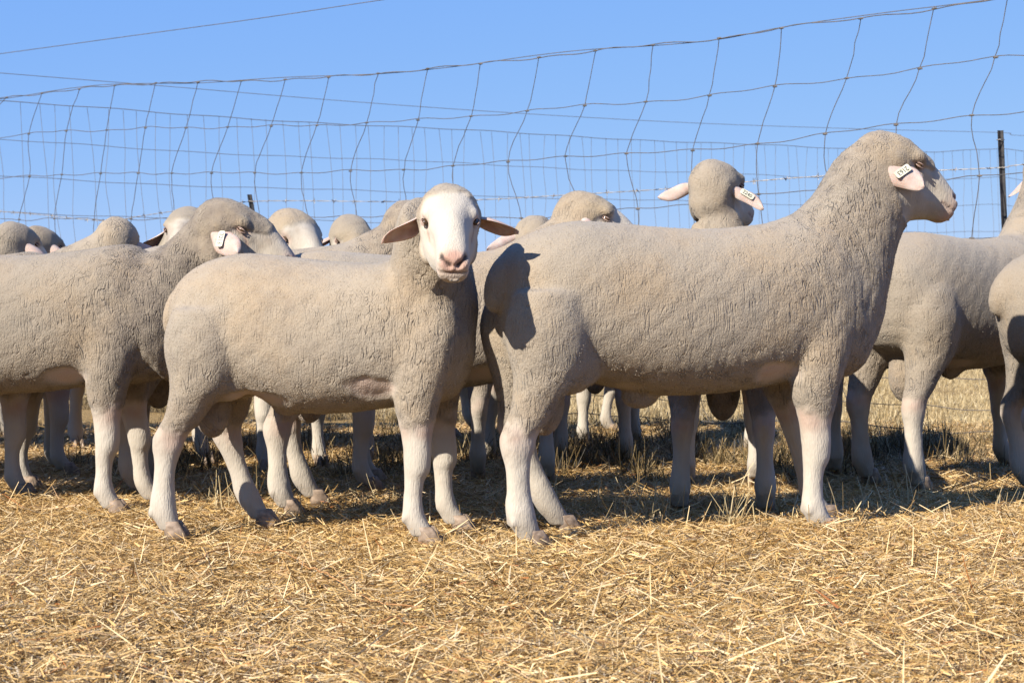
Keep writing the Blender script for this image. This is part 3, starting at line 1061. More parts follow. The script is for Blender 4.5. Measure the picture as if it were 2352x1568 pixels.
# --- middle ram, face to the camera
xh_m = FM.side(390, 1200, -.125)[0]; xf_m = FM.side(972, 1200, -.115)[0]
LEG_M = [(xh_m, -.125), (xh_m + .155, .135), (xf_m, -.115), (xf_m + .035, .120)]
HO_M = FM.loc(at_depth(1031, 506, 3.94))
fx0 = TR_M[-1][0]
neck_m = [((fx0 - .235, 0, .685), (fx0 - .03, 0, .375), .148, 2.1, .92, .95), ((fx0 - .185, -.015, .715), (fx0 - .005, -.02, .50), .128, 2.1, .92, .95),
          ((fx0 - .165, -.045, .765), (fx0 - .005, -.06, .60), .106, 2.1, .92, .95), ((fx0 - .150, -.075, .82), (fx0 - .015, -.10, .68), .088, 2.1, .95, .95),
          ((fx0 - .128, -.10, .855), (fx0 - .035, -.125, .76), .076, 2.1, .95, .95)]
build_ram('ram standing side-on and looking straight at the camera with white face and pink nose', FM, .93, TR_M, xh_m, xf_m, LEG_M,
          HO_M, -84, 36, 0.0048, neck=neck_m, fuzz=26000, seed=21, wrinkle=.75, head_s=1.0, cap=-.030, eye_open=.2, yel=.05, face_soil=.10, hip_dx=.040, wool_dim=.42,  # wool dimmed in its colour, as this side faces the sun
          ears=(((.10, .92, -.14), (.80, .1, -.42)), ((.20, -.84, -.36), (.85, -.1, -.25))), ear_L=.130, ear_W=.066)

# --- left ram
FA = Frame(-1.125 - 2 * HALF * .93 + math.cos(math.radians(-3)) * HALF * .93, 4.78 + math.sin(math.radians(-3)) * HALF * .93, -3)


def pair_a(d, v, w):
    return (FA.mid(*d), FA.mid(*v), w, 2.1, .92, .95)


neck_a = [pair_a((262, 600), (392, 880), .140), pair_a((330, 590), (425, 790), .122), pair_a((378, 566), (448, 715), .106), pair_a((412, 536), (470, 665), .094),
          pair_a((442, 505), (500, 635), .084), pair_a((478, 482), (530, 620), .078)]
generic('ram with tag 2213 in its ear, half behind the ram that looks at the camera', (-1.125 - 2 * HALF * .93, 4.78), -3, .93, (524, 529), 4.70, -6, 31,
        voxel=.0060, fuzz=24000, legs=(0, .05, 0.0, .06), seed=33, wrinkle=1.0, soil=.95, cap=.09, face_soil=.95, eye_open=.3, neck=neck_a,
        ears=(((.3, .80, -.40), (.6, .1, -.6)), ((.84, -.50, .02), (.25, .85, -.2))), ear_L=.138, ear_W=.080, ear_x=-.024, ear_z=-.016, tags=((-1, '2213', (0.0, -1.0), .52),), head_s=1.08)

# --- the rams behind
generic('ram with its eye just showing over the back of the ram tagged 2163', (-.66, 4.76), 11, .93, (1345, 504), 4.92, 6, 30, voxel=.0075, legs=(0, .09, .0, .05), seed=41, fuzz=14000, soil=.2, eye_open=.2, cap=.045, yel=.6)
generic('ram seen from behind with tag 2240 in its ear, head turned aside', (.60, 4.66), 83, .97, (1643, 430), 5.42, 52, 24, voxel=.0075, legs=(0.0, .0, .05, .0), seed=47, fuzz=14000, soil=.2,
        ears=(((-.45, .75, -.38), (.82, .57, .0)), ((.45, -.75, -.32), (.82, .50, -.2))), tags=((-1, '2240', (.80, -.60), .55),), head_s=1.02, ear_W=.056, ear_L=.14)
generic('ram with folded neck whose face is hidden behind the white-faced ram', (-1.20, 5.22), 10, .97, (950, 522), 5.36, 16, 30, voxel=.009, seed=53, fuzz=14000, soil=.9, ears=(None, ((.60, -.52, -.42), (.25, .85, -.2))))
generic('ram facing away, one ear drooping between the two foremost rams', (.0, 5.50), 88, .95, (1228, 545), 6.25, 100, 22, voxel=.011, seed=59,
        ears=(((-.22, .86, -.34), (.95, .1, -.1)), None), ear_L=.165, yel=.7)
generic('ram whose poll shows behind the ram with folded neck', (-.52, 7.0), -84, .97, (805, 548), 6.05, -70, 40, voxel=.012, seed=61)
generic('ram looking over a back with its brown eye and drooping ear in view', (-1.12, 6.58), -64, .97, (672, 545), 5.62, -50, 38, voxel=.009, seed=67, fuzz=14000, cap=.01, face_soil=.8, head_s=1.1,  # shading of the face is put into its hair colour
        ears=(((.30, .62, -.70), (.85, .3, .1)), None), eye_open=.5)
generic('ram behind the head of the ram tagged 2213, brown inner ear showing', (-1.66, 6.72), -58, .97, (430, 530), 5.95, -92, 30, voxel=.011, seed=71, face_soil=.9, cap=.03, ear_L=.16)  # face colour toned down from white
generic('ram seen from behind with a pale ear hanging beside its ringed neck', (-2.26, 5.55), 20, .93, (268, 556), 5.85, 98, 26, voxel=.009, seed=73, fuzz=14000, yel=.7,
        ears=(((-.18, .80, -.58), (.95, .1, -.1)), None), ear_L=.155, ear_W=.066, head_s=1.05)
generic('ram with curly poll and shaded ear, beside the one with the cream tag', (-2.90, 6.35), 4, .95, (34, 560), 6.40, 62, 30, voxel=.011, seed=79, ears=(None, ((.45, -.72, -.52), (.9, .42, -.1))), ear_L=.16, ear_W=.07, yel=.1)
generic('ram with curly poll and a cream tag in its pale ear', (-2.95, 7.05), 6, .97, (92, 566), 7.05, 60, 30, voxel=.011, seed=83, ears=(None, ((.45, -.75, -.42), (.9, .42, -.1))), ear_L=.175, ear_W=.075, yel=.1, tags=((-1, '', (.6, -.8), .5),))
generic('ram walking away past the chest of the ram tagged 2163', (1.23, 5.33), 40, 1.03, (2415, 400), 5.95, 30, 20, voxel=.008, legs=(-.02, .05, .0, .06), seed=89, fuzz=14000, soil=.2)
generic('ram showing just its pale rump and hind leg below the tall steel post', (1.60, 5.06), 4, .97, (2900, 470), 5.15, 5, 25, voxel=.008, legs=(.0, .05, .0, .05), seed=97, fuzz=14000, soil=.1)


generic('shaded ram whose legs alone show beside the forelegs of the one tagged 2213', (-2.22, 5.16), 0, .92, (240, 650), 5.15, 5, 35, voxel=.011, seed=109)
generic('filler ram with lowered head, added beyond the rest to shade the straw', (-.22, 7.35), 2, .95, (1560, 800), 7.35, 5, 62, voxel=.013, seed=113)  # filler animal, added for its shade and to crowd the legs
generic('filler ram, head down, added behind the rams with curly polls to shade the straw', (-1.80, 7.55), 4, .95, (760, 790), 7.60, 5, 62, voxel=.013, seed=127)  # another added filler that throws shade between the legs
# two more stand hidden behind the right ram but for their legs
generic('shaded ram of which only the legs show under the belly of the ram tagged 2163', (.30, 6.05), 82, .95, (1420, 630), 6.75, 85, 30, voxel=.011, seed=103)
generic('shaded ram of which only the legs show behind the foreleg of the ram tagged 2163', (1.00, 5.72), 86, .97, (1800, 590), 6.45, 88, 30, voxel=.011, seed=107)


# ------------------------------------------------------------------ fences
def fence_basis(pa, pb):
    pa = np.array([pa[0], pa[1], 0.0]); pb = np.array([pb[0], pb[1], 0.0])
    d = (pb - pa); L = np.linalg.norm(d); d /= L
    return pa, d, np.array([-d[1], d[0], 0]), L


# near mesh fence: runs from far left to near right; pixel traces give where each wire crosses its plane
DL, DR = 10.0, 6.85
A0 = at_depth(0, 690, DL); A1 = at_depth(2352, 690, DR)
fa, fd, fn, fL = fence_basis(A0[:2], A1[:2])


def to_fence(u, v, off=0.0):
    return on_plane(u, v, fa + fn * off, fn)


STAY_TOP = [(15, 224), (97, 214), (182, 205), (263, 197), (358, 191), (455, 189), (555, 186), (655, 183), (755, 178), (868, 169), (982, 158), (1104, 147), (1238, 132), (1367, 117), (1500, 104), (1652, 88), (1795, 65), (1977, 43), (2146, 20), (2314, -6)]
STAY_2 = [(-70, 322), (66, 308), (152, 301), (245, 299), (334, 294), (427, 294), (523, 292), (623, 290), (728, 288), (842, 282), (960, 276), (1082, 267), (1211, 255), (1343, 243), (1483, 234), (1630, 220), (1780, 199), (1945, 180), (2113, 158), (2287, 132)]
STAY_3 = [(-60, 415), (68, 405), (142, 401), (231, 399), (317, 398), (395, 398), (486, 398), (585, 397), (692, 397), (805, 393), (927, 390), (1040, 381), (1167, 372), (1299, 359), (1439, 353), (1591, 346), (1740, 330), (1895, 308), (2058, 287), (2232, 265)]
STAY_4 = [(-75, 500), (44, 504), (125, 502), (216, 504), (301, 503), (400, 503), (495, 503), (597, 501), (707, 500), (820, 497), (935, 493), (1050, 497), (1197, 501), (1330, 491), (1465, 480), (1592, 468), (1743, 446), (1903, 440), (2072, 428), (2250, 404)]
rows_px = [STAY_TOP, STAY_2, STAY_3, STAY_4]
nodes = np.array([[to_fence(*p) for p in row] for row in rows_px])          # 4 x n x 3
# rows below are hidden by the flock: carry the spacing on down to the ground
top_h = nodes[0, :, 2]; last_h = nodes[3, :, 2]
low = []
for kk, frac in enumerate((0.76, 0.55, 0.38, 0.24, 0.13, 0.045)):
    rr = nodes[3].copy()
    rr[:, 2] = last_h * frac + 0.01 * np.sin(np.arange(len(rr)) * 1.7 + kk)
    rr += fd[None, :] * (0.02 * kk + 0.03 * np.sin(np.arange(len(rr)) * .9 + kk))[:, None] + fn[None, :] * (0.012 * np.sin(np.arange(len(rr)) * 1.3 + kk))[:, None]
    low.append(rr)
allrows = np.concatenate([nodes, np.array(low)], 0)
# run the fence on past the picture on both sides
ext = []
for row in allrows:
    st = 0.30
    lft = [row[0] - fd * st * (k + 1) + np.array([0, 0, .004 * k]) for k in range(4)][::-1]
    rgt = [row[-1] + fd * st * (k + 1) + np.array([0, 0, .006 * k]) for k in range(7)]
    ext.append(np.vstack([lft, row, rgt]))
allrows = np.array(ext)

nf = empty('mesh_fence', tuple(allrows[0, 0] * [1, 1, 0]))
tag_obj(nf, 'sagging wire mesh fence with kinked stays crossing close behind the flock', 'fence')
nfo = np.array(nf.location)
WIRE_R = 0.0019


def fence_part(name, path, r, mat, parent, org, seg=5):
    v, f = tube(np.asarray(path) - org, r, seg)
    return mesh_obj(name, v, f, mat, parent)


nrow, ncol = allrows.shape[:2]
for ri in range(nrow):
    P = catmull(allrows[ri], 6)
    t = np.arange(len(P))
    P = P + np.array([0, 0, 1.0])[None] * (0.0045 * np.sin(t * 2 * math.pi / 6 + ri))[:, None] + np.array([0, 0, 1.0]) * (0.004 * np.sin(t * .37 + ri * 2))[:, None]
    fence_part('line_wire', P, WIRE_R * (1.25 if ri in (0, nrow - 1) else 1.0), M_WIRE, nf, nfo)
P = catmull(allrows[0], 6)
t = np.arange(len(P))
fence_part('line_wire', P + np.array([0, 0, 1.0])[None] * (0.009 * np.sin(t * .21) + .004)[:, None] + fn[None] * .006, WIRE_R, M_WIRE, nf, nfo)
for ci in range(ncol):
    ctrl = allrows[:, ci]
    P = catmull(ctrl, 5)
    rj = np.random.default_rng(ci)
    P = P + fd * (rj.normal(0, .002, len(P)))[:, None]
    v, f = tube(P - nfo, WIRE_R, 5)
    for q in ctrl[:8]:       # the stay is wound round each line wire
        kv, kf = tube(np.array([q - fd * .011, q - fd * .004 + fn * .003, q + fd * .004 - fn * .003, q + fd * .011]) - nfo, [.0034, .0052, .0052, .0034], 6)
        v, f = merge((v, f), (kv, kf))
    mesh_obj('stay_wire', v, f, M_WIRE, nf)


def steel_post(p, h, lean, label, group):
    """star-section dropper"""
    o = empty('fence_post', (p[0], p[1], 0))
    ang = [math.radians(a) for a in (90, 210, 330)]
    V, F = [], []
    ring = []
    for a in ang:
        d = np.array([math.cos(a), math.sin(a)]); q = np.array([-d[1], d[0]])
        ring += [d * .003 - q * .003, d * .014 - q * .0025, d * .014 + q * .0025, d * .003 + q * .003]
    n = len(ring)
    for (z) in (-0.25, h):
        for r in ring:
            V.append((r[0] + lean[0] * max(z, 0), r[1] + lean[1] * max(z, 0), z))
    F = [(i, (i + 1) % n, n + (i + 1) % n, n + i) for i in range(n)] + [tuple(range(n, 2 * n)), tuple(range(n))[::-1]]
    mesh_obj('shaft', V, F, M_POST, o, smooth=False)
    bv = []
    for z in (h * .97, h * .62):
        bv.append(tube([np.array([lean[0] * z + .0165 * math.cos(a), lean[1] * z + .0165 * math.sin(a), z]) for a in np.linspace(0, 2 * math.pi, 14)], .0016, 5))
    for b in bv:
        mesh_obj('tie_wire', b[0], b[1], M_BARB, o)
    tag_obj(o, label, 'post', group)
    return o


# barbed strand on short droppers just behind the mesh
BOFF = 0.22
BARB_PX = [(-260, 470), (0, 486), (90, 493), (240, 507), (330, 495), (450, 478), (600, 462), (900, 463), (1120, 458), (1300, 448), (1530, 434), (1760, 414), (1900, 404), (2120, 393), (2300, 385), (2352, 378), (2700, 350)]
bp = np.array([to_fence(u, v, BOFF) for u, v in BARB_PX])
bpath = catmull(bp, 14)
bo = np.array([bp[0][0], bp[0][1], 0])
bw = empty('barbed_wire', tuple(bo))
tag_obj(bw, 'rusty pale barbed wire strung between the short steel posts', 'wire')
tt = np.arange(len(bpath))
for ph in (0, math.pi):
    off = np.array([0, 0, 1.0])[None] * (.0022 * np.cos(tt * 1.9 + ph))[:, None] + fn[None] * (.0022 * np.sin(tt * 1.9 + ph))[:, None]
    fence_part('strand', bpath + off, .0013, M_BARB, bw, bo, 4)
seglen = np.cumsum(np.r_[0, np.linalg.norm(np.diff(bpath, axis=0), axis=1)])
for sdist in np.arange(.1, seglen[-1], .155):
    i = min(np.searchsorted(seglen, sdist), len(bpath) - 2)
    p = bpath[i]; d = bpath[i + 1] - bpath[i]; d /= np.linalg.norm(d)
    parts = []
    for k in range(2):
        a = random.uniform(0, 3.14)
        b = (np.array([0, 0, 1]) * math.sin(a) + fn * math.cos(a)) * .016
        c = d * random.uniform(.003, .008) * (1 if k else -1)
        parts.append(tube(np.array([p + c - b, p + c * .5, p + c + b]) - bo, [.0009, .0028, .0009], 5))
    bvv, bff = merge(*parts)
    mesh_obj('barb', bvv, bff, M_BARB, bw)
pp = to_fence(575, 455, BOFF + .01)
steel_post((pp[0] + .26, pp[1]), pp[2] + .02, (-.26 / pp[2], 0), 'short black steel post leaning over between two heads', 'steel fence posts')
pp = to_fence(2297, 300, BOFF + .01)
steel_post((pp[0] + .08, pp[1]), pp[2] + .0, (-.08 / pp[2], 0), 'tall black steel post rising beside the profile muzzle', 'steel fence posts')

# single plain strand above the mesh
ow_px = [(-300, 164), (0, 124), (300, 83), (600, 42), (880, 0), (1250, -54), (1700, -125), (2400, -235)]
owp = catmull(np.array([to_fence(u, v, .02) for u, v in ow_px]), 6)
ov, of = tube(owp - owp[0] * [1, 1, 0], .0022, 5)
oo = mesh_obj('plain_wire', ov, of, M_WIRE)
oo.location = tuple(owp[0] * [1, 1, 0])
tag_obj(oo, 'plain dark wire stretched high above the sagging near mesh', 'wire')

# far mesh fence: starts at the left corner and runs away to the right
DL2, DR2 = 10.35, 15.2
B0 = at_depth(-40, 690, DL2); B1 = at_depth(2400, 690, DR2)
ga, gd, gn, gL = fence_basis(B0[:2], B1[:2])


def to_far(u, v):
    return on_plane(u, v, ga, gn)


FAR_TOP = [(-300, 205), (0, 233), (400, 262), (800, 285), (1176, 306), (1600, 327), (1900, 341), (2150, 348), (2300, 342), (2352, 350), (2700, 360)]
ftop = np.array([to_far(u, v) for u, v in FAR_TOP])
sx = (ftop - ga) @ gd
s0, s1 = sx[0], sx[-1]
H_of = lambda s_: np.interp(s_, sx, ftop[:, 2])
ffo = ga + gd * s0
ff = empty('mesh_fence', (ffo[0], ffo[1], 0))
tag_obj(ff, 'close-meshed wire fence with narrow stays running off into the distance', 'fence')
ffo = np.array([ffo[0], ffo[1], 0])
FR = [1.0, .905, .812, .72, .63, .54, .45, .365, .285, .21, .14, .08, .03]
FR = [1.0, .868, .745, .625, .515, .41, .315, .23, .155, .09, .035]
ss = np.arange(s0, s1, .112)
rf = np.random.default_rng(5)
drift = np.cumsum(rf.normal(0, .012, (len(FR), len(ss))), axis=0)
ss2 = ss[None] + drift + np.linspace(0, .09, len(FR))[:, None]
for k, f_ in enumerate(FR):
    sp = np.linspace(s0, s1, 260)
    P = ga + gd * sp[:, None]
    P[:, 2] = H_of(sp) * f_ + .006 * np.sin(sp * 2.2 + k) + .003 * np.sin(sp * 9 + k * 2)
    fence_part('line_wire', P, .0024 if k == 0 else .0018, M_WIRE_FAR, ff, ffo, 4)
for j in range(len(ss)):
    P = np.array([ga + gd * ss2[k, j] + np.array([0, 0, H_of(ss2[k, j]) * f_]) for k, f_ in enumerate(FR)])
    P = catmull(P, 3)
    v, f = tube(P - ffo, .0014, 4)
    mesh_obj('stay_wire', v, f, M_WIRE_FAR, ff)
sp = np.linspace(s0, s1, 120)
fw_ = np.array([to_far(u, v) for u, v in [(-300, 142), (0, 168), (400, 200), (800, 233), (1200, 261), (1600, 283), (2000, 297), (2300, 305), (2352, 312), (2700, 322)]])
P = catmull(fw_, 8)
v, f = tube(P - ffo, .0021, 5)
o = mesh_obj('plain_wire', v, f, M_WIRE_FAR)
o.location = tuple(ffo)
tag_obj(o, 'faint plain wire strung over the top of the distant close mesh', 'wire')


# ------------------------------------------------------------------ straw litter and grass
def straw_material(name, cols):
    t = NT(name)
    a = t.n('ShaderNodeAttribute', attribute_name='tone')
    s = t.n('ShaderNodeSeparateColor'); t.l(a.outputs['Color'], s.inputs[0])
    c = t.ramp(s.outputs[0], cols)
    info = t.n('ShaderNodeObjectInfo')
    tc = t.n('ShaderNodeTexCoord')
    nz = t.n('ShaderNodeTexNoise', i_Scale=1.4, i_Detail=3.0)
    geo = t.n('ShaderNodeNewGeometry'); t.l(geo.outputs['Position'], nz.inputs['Vector'])
    c = t.mix(t.math('MULTIPLY', t.math('SUBTRACT', nz.outputs[0], .42), 1.6, True), c, t.mix(0.35, c, (0.50, 0.34, 0.18), 'MULTIPLY'))
    c = t.mix(1.0, c, (ALB, ALB, ALB), 'MULTIPLY')
    t.l(c, t.b.inputs['Base Color'])
    t.b.inputs['Roughness'].default_value = 0.55
    t.b.inputs['Specular IOR Level'].default_value = 0.35
    # thin dry blades let some light through
    tr = t.n('ShaderNodeBsdfTranslucent'); t.l(c, tr.inputs[0])
    mx = t.n('ShaderNodeMixShader', i_0=0.08)
    t.l(t.b.outputs[0], mx.inputs[1]); t.l(tr.outputs[0], mx.inputs[2]); t.l(mx.outputs[0], t.out.inputs['Surface'])
    return t.m


M_STRAW = straw_material('dry_straw', [(0.0, (0.055, 0.026, 0.008)), (0.16, (0.23, 0.12, 0.035)), (0.42, (0.56, 0.335, 0.105)), (0.68, (0.72, 0.475, 0.185)), (0.93, (0.90, 0.71, 0.42)), (1.0, (0.40, 0.15, 0.04))])
M_STUB = straw_material('dry_stubble', [(0.0, (0.30, 0.21, 0.09)), (0.5, (0.52, 0.39, 0.19)), (1.0, (0.64, 0.52, 0.30))])
M_TUFT = straw_material('dead_grass', [(0.0, (0.04, 0.03, 0.015)), (0.4, (0.11, 0.08, 0.033)), (0.8, (0.28, 0.19, 0.08)), (1.0, (0.46, 0.34, 0.16))])


def blades(rng, base, direc, length, width, bend, tone, nseg=3):
    """ribbons: base (n,3), unit direction (n,3), arrays; returns verts, faces, tones"""
    n = len(base)
    up = np.tile(np.array([0, 0, 1.0]), (n, 1))
    side = np.cross(direc, up + rng.normal(0, .7, (n, 3)))
    side /= np.linalg.norm(side, axis=1)[:, None] + 1e-9
    nrm = np.cross(side, direc)
    V = np.empty((n, (nseg + 1) * 2, 3))
    for k in range(nseg + 1):
        t = k / nseg
        c = base + direc * (length * t)[:, None] + nrm * (bend * length * (t * t))[:, None] * 1.0
        w = width * (1 - .55 * t) * .5
        V[:, 2 * k] = c - side * w[:, None]
        V[:, 2 * k + 1] = c + side * w[:, None]
    m = (nseg + 1) * 2
    q = np.array([[2 * k, 2 * k + 1, 2 * k + 3, 2 * k + 2] for k in range(nseg)])
    F = (np.arange(n)[:, None, None] * m + q[None]).reshape(-1, 4)
    T = np.repeat(tone, m)
    return V.reshape(-1, 3), F, T


def fast_mesh(name, V, F, T, mat):
    me = bpy.data.meshes.new(name)
    me.vertices.add(len(V)); me.vertices.foreach_set('co', V.astype(np.float32).ravel())
    me.loops.add(F.size); me.loops.foreach_set('vertex_index', F.astype(np.int32).ravel())
    me.polygons.add(len(F)); me.polygons.foreach_set('loop_start', np.arange(0, F.size, 4, dtype=np.int32))
    me.update(calc_edges=True)
    point_attr(me, 'tone', np.stack([T, T, T], 1))
    me.materials.append(mat)
    return me


def straw_patch(seed, n, rad, z0, z1):
    r = np.random.default_rng(seed)
    a = r.uniform(0, 2 * math.pi, n)
    rr = rad * np.sqrt(r.uniform(0, 1, n))
    L = np.clip(r.lognormal(-3.60, .60, n), .008, .11)
    el = np.clip(r.normal(.08, .26, n), -.35, 1.1)
    az = r.uniform(0, 2 * math.pi, n)
    d = np.stack([np.cos(az) * np.cos(el), np.sin(az) * np.cos(el), np.sin(el)], 1)
    base = np.stack([rr * np.cos(a), rr * np.sin(a), r.uniform(z0, z1, n)], 1) - d * (L * .5)[:, None] * np.array([1, 1, .6])
    base[:, 2] = np.maximum(base[:, 2], .001)
    W = np.clip(r.lognormal(-6.24, .42, n), .0009, .0052)
    tone = np.clip(r.beta(2.3, 1.6, n), 0, .97)
    tone[r.uniform(0, 1, n) < .02] = 1.0
    return blades(r, base, d, L, W, r.normal(0, .12, n), tone, 2)


def stub_patch(seed, n, rad, h):
    r = np.random.default_rng(seed)
    a = r.uniform(0, 2 * math.pi, n); rr = rad * np.sqrt(r.uniform(0, 1, n))
    el = np.clip(r.normal(1.1, .35, n), .1, 1.5); az = r.uniform(0, 2 * math.pi, n)
    d = np.stack([np.cos(az) * np.cos(el), np.sin(az) * np.cos(el), np.sin(el)], 1)
    base = np.stack([rr * np.cos(a), rr * np.sin(a), np.zeros(n)], 1)
    return blades(r, base, d, h * r.uniform(.4, 1.2, n), r.uniform(.002, .0045, n), r.normal(0, .25, n), r.uniform(0, 1, n))


def scatter(name, label, cat, pts, scl, patches, mat, seed):
    """points mesh + geometry nodes that set one of the patch meshes on each point"""
    me = bpy.data.meshes.new(name)
    me.vertices.add(len(pts)); me.vertices.foreach_set('co', pts.astype(np.float32).ravel())
    r = np.random.default_rng(seed)
    rot = me.attributes.new('turn', 'FLOAT_VECTOR', 'POINT')
    rv = np.zeros((len(pts), 3), np.float32); rv[:, 2] = r.uniform(0, 6.283, len(pts)); rv[:, 0] = r.normal(0, .06, len(pts)); rv[:, 1] = r.normal(0, .06, len(pts))
    rot.data.foreach_set('vector', rv.ravel())
    sc = me.attributes.new('size', 'FLOAT', 'POINT'); sc.data.foreach_set('value', scl.astype(np.float32))
    ix = me.attributes.new('pick', 'INT', 'POINT'); ix.data.foreach_set('value', r.integers(0, len(patches), len(pts)).astype(np.int32))
    o = bpy.data.objects.new(name, me)
    COL.objects.link(o)
    tag_obj(o, label, cat, kind='stuff')
    ng = bpy.data.node_groups.new(name, 'GeometryNodeTree')
    ng.interface.new_socket('Geometry', in_out='INPUT', socket_type='NodeSocketGeometry')
    ng.interface.new_socket('Geometry', in_out='OUTPUT', socket_type='NodeSocketGeometry')
    gi = ng.nodes.new('NodeGroupInput'); go = ng.nodes.new('NodeGroupOutput')
    g2i = ng.nodes.new('GeometryNodeGeometryToInstance')
    for k, pm in reversed(list(enumerate(patches))):
        so = bpy.data.objects.new(name + '_patch', pm)
        oi = ng.nodes.new('GeometryNodeObjectInfo'); oi.inputs['Object'].default_value = so
        oi.inputs['As Instance'].default_value = True
        ng.links.new(oi.outputs['Geometry'], g2i.inputs[0])
    iop = ng.nodes.new('GeometryNodeInstanceOnPoints')
    iop.inputs['Pick Instance'].default_value = True

    def attr(nm, ty):
        a = ng.nodes.new('GeometryNodeInputNamedAttribute'); a.data_type = ty; a.inputs['Name'].default_value = nm
        return a.outputs['Attribute']
    # join the instances into one list
    jg = ng.nodes.new('GeometryNodeJoinGeometry')
    for lk in list(ng.links):
        if lk.to_node == g2i:
            s_ = lk.from_socket; ng.links.remove(lk); ng.links.new(s_, jg.inputs[0])
    ng.nodes.remove(g2i)
    ng.links.new(gi.outputs[0], iop.inputs['Points'])
    ng.links.new(jg.outputs[0], iop.inputs['Instance'])
    ng.links.new(attr('pick', 'INT'), iop.inputs['Instance Index'])
    ng.links.new(attr('turn', 'FLOAT_VECTOR'), iop.inputs['Rotation'])
    ng.links.new(attr('size', 'FLOAT'), iop.inputs['Scale'])
    ng.links.new(iop.outputs[0], go.inputs[0])
    md = o.modifiers.new('scatter', 'NODES'); md.node_group = ng
    return o


def field_points(rng, n, y0, y1, spread=1.35, margin=.7, pw=1.0):
    y = y0 + (y1 - y0) * rng.uniform(0, 1, n) ** pw
    hw = y * (1176 / FPX) * spread + margin
    x = rng.uniform(-1, 1, n) * hw
    return np.stack([x, y, np.zeros(n)], 1), hw


rs = np.random.default_rng(101)
patches = [fast_mesh('straw', *straw_patch(200 + k, 260, .13, .0, .034), M_STRAW) for k in range(8)]
pts, hw = field_points(rs, 10500, 2.0, 7.9)
keep = rs.uniform(0, 1, len(pts)) < hw / hw.max()
pts = pts[keep]
pts[:, 2] = ground_z(pts[:, 0], pts[:, 1])
hum = fbm(np.stack([pts[:, 0] * 2.2, pts[:, 1] * 2.2, pts[:, 0] * 0], 1), 77, 2)
pts[:, 2] += .022 * np.clip(hum, -.4, 1) - .003
scatter('straw_litter', 'thick golden straw litter spread over the ground of the pen', 'straw', pts, rs.uniform(.75, 1.2, len(pts)), patches, M_STRAW, 1)

# long loose stalks lying across and sticking out of the litter
def stalks(seed, n):
    r = np.random.default_rng(seed)
    P, hw = field_points(r, n, 2.0, 5.4)
    el = np.clip(np.abs(r.normal(0, .30, n)), .0, 1.25); el[r.uniform(0, 1, n) < .12] += .5
    az = r.uniform(0, 2 * math.pi, n)
    d = np.stack([np.cos(az) * np.cos(el), np.sin(az) * np.cos(el), np.sin(el)], 1)
    P[:, 2] = -.012 + .02 * r.uniform(0, 1, n)
    L = r.uniform(.02, .10, n)
    tone = np.clip(r.normal(.72, .18, n), .2, .97); tone[r.uniform(0, 1, n) < .07] = 1.0
    return blades(r, P, d, L, r.lognormal(-6.1, .35, n), r.normal(0, .16, n), tone)


lo = bpy.data.objects.new('loose_stalks', fast_mesh('loose_stalks', *stalks(9, 2400), M_STRAW))
COL.objects.link(lo)
tag_obj(lo, 'pale loose straw stalks lying on top of the litter', 'straw', kind='stuff')

# upright tufts between and behind the rams, at the foot of the fence
tufts = [fast_mesh('tuft', *stub_patch(400 + k, 60, .05, .12), M_TUFT) for k in range(5)]
tp = []
for (u, v_, n, sp_) in ((1400, 1020, 40, .22), (1340, 1050, 24, .14), (1500, 1060, 24, .18), (1640, 1070, 24, .2), (1880, 1060, 24, .18), (880, 1060, 22, .18), (1050, 1060, 18, .15), (420, 1060, 18, .2), (1970, 1030, 26, .20), (2070, 1045, 26, .22), (2160, 1040, 22, .2), (1250, 1030, 10, .15), (860, 1010, 14, .2), (560, 1030, 10, .2), (2250, 1030, 14, .2), (1700, 1000, 16, .3), (1560, 1010, 14, .25), (120, 1010, 12, .3)):
    g = on_plane(u, v_, (0, 0, 0), np.array([0, 0, 1.0]))
    for _ in range(n):
        tp.append((g[0] + rs.normal(0, sp_), g[1] + rs.normal(0, sp_ * 1.3), -.03))
for sdist in np.arange(0, fL + 2, .07):
    q = fa + fd * sdist
    tp.append((q[0] + rs.normal(0, .03), q[1] + rs.normal(0, .10), -.03))
tp = np.array(tp)
scatter('dead_grass', 'dark dead grass growing in tufts along the foot of the fence', 'grass', tp, rs.uniform(.45, 1.15, len(tp)), tufts, M_TUFT, 3)
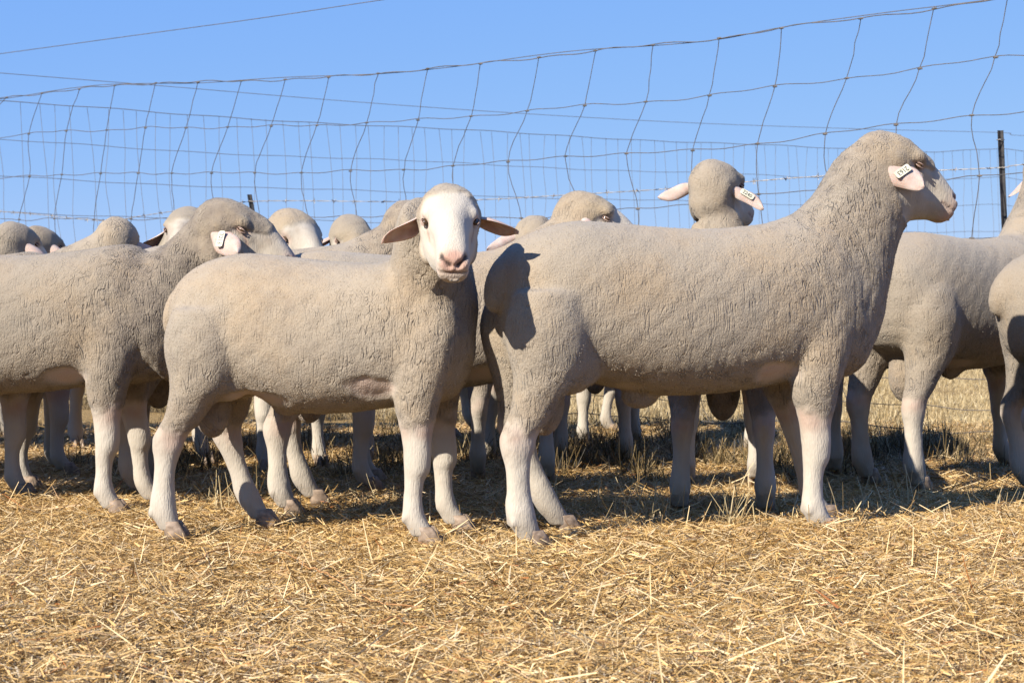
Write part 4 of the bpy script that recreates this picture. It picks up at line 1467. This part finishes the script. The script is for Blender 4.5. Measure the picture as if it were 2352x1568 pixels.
# pale stubble standing up out of the litter near the rams
sprig = [fast_mesh('sprig', *stub_patch(500 + k, 7, .03, .12), M_STUB) for k in range(5)]
sp2 = []
for (u, v_, n, sp_) in ((1690, 1190, 7, .03), (1180, 1130, 6, .08), (1250, 1160, 6, .10), (1500, 1175, 6, .10), (1620, 1165, 6, .10), (2080, 1150, 8, .15), (620, 1150, 5, .12), (820, 1150, 5, .12), (1330, 1170, 6, .10), (1440, 1170, 5, .07), (1900, 1150, 7, .12), (2150, 1130, 9, .2), (700, 1120, 7, .15), (900, 1130, 6, .1), (2000, 1170, 5, .1), (560, 1130, 4, .1), (1560, 1150, 4, .1), (2250, 1150, 5, .1)):
    g = on_plane(u, v_, (0, 0, .02), np.array([0, 0, 1.0]))
    for _ in range(n):
        sp2.append((g[0] + rs.normal(0, sp_), g[1] + rs.normal(0, sp_), -.02))
sp2 = np.array(sp2)
scatter('straw_sprigs', 'pale upright sprigs of straw stubble among the hooves', 'straw', sp2, rs.uniform(.5, 1.25, len(sp2)), sprig, M_STUB, 4)
# stubble field beyond the fence
stub = [fast_mesh('stubble', *stub_patch(600 + k, 90, .30, .045), M_STUB) for k in range(5)]
fp, _ = field_points(rs, 9000, 7.0, 34.0, 1.2, .6, 1.3)
side = (fp - fa) @ fn
fp = fp[side > .15]
fp[:, 2] = -.035
scatter('stubble', 'pale dry stubble covering the open field beyond the fence', 'stubble', fp, rs.uniform(.6, 1.3, len(fp)), stub, M_STUB, 5)

# reddish dry strands trodden into the litter
M_STEM = simple('reddish_stem', (0.26, 0.12, 0.045), 0.7, 0.2, var=(0.40, 0.22, 0.09), scale=50)
STEMS = [[(430, 1292), (500, 1268), (560, 1262), (640, 1272), (712, 1290)], [(690, 1285), (760, 1330), (850, 1370), (960, 1400)], [(170, 1345), (250, 1318), (330, 1312)],
         [(60, 1555), (140, 1545), (200, 1548), (240, 1560)], [(1600, 1300), (1650, 1292), (1690, 1302)], [(850, 1432), (900, 1425), (950, 1428), (985, 1448)]]
parts = []
for st in STEMS:
    pth = np.array([on_plane(u, v_, (0, 0, .004), np.array([0, 0, 1.0])) for u, v_ in st])
    pth[:, 2] += np.array([-.01, .008, -.006, .008, -.01])[:len(pth)]
    pv = catmull(pth, 6)
    pv += np.random.default_rng(len(st)).normal(0, .002, pv.shape)
    parts.append(tube(pv, np.linspace(.0022, .0012, len(pv)), 5))
tv, tf = merge(*parts)
o = mesh_obj('dry_strands', tv, tf, M_STEM)
tag_obj(o, 'thin reddish dry strands trodden into the straw', 'straw', kind='stuff')
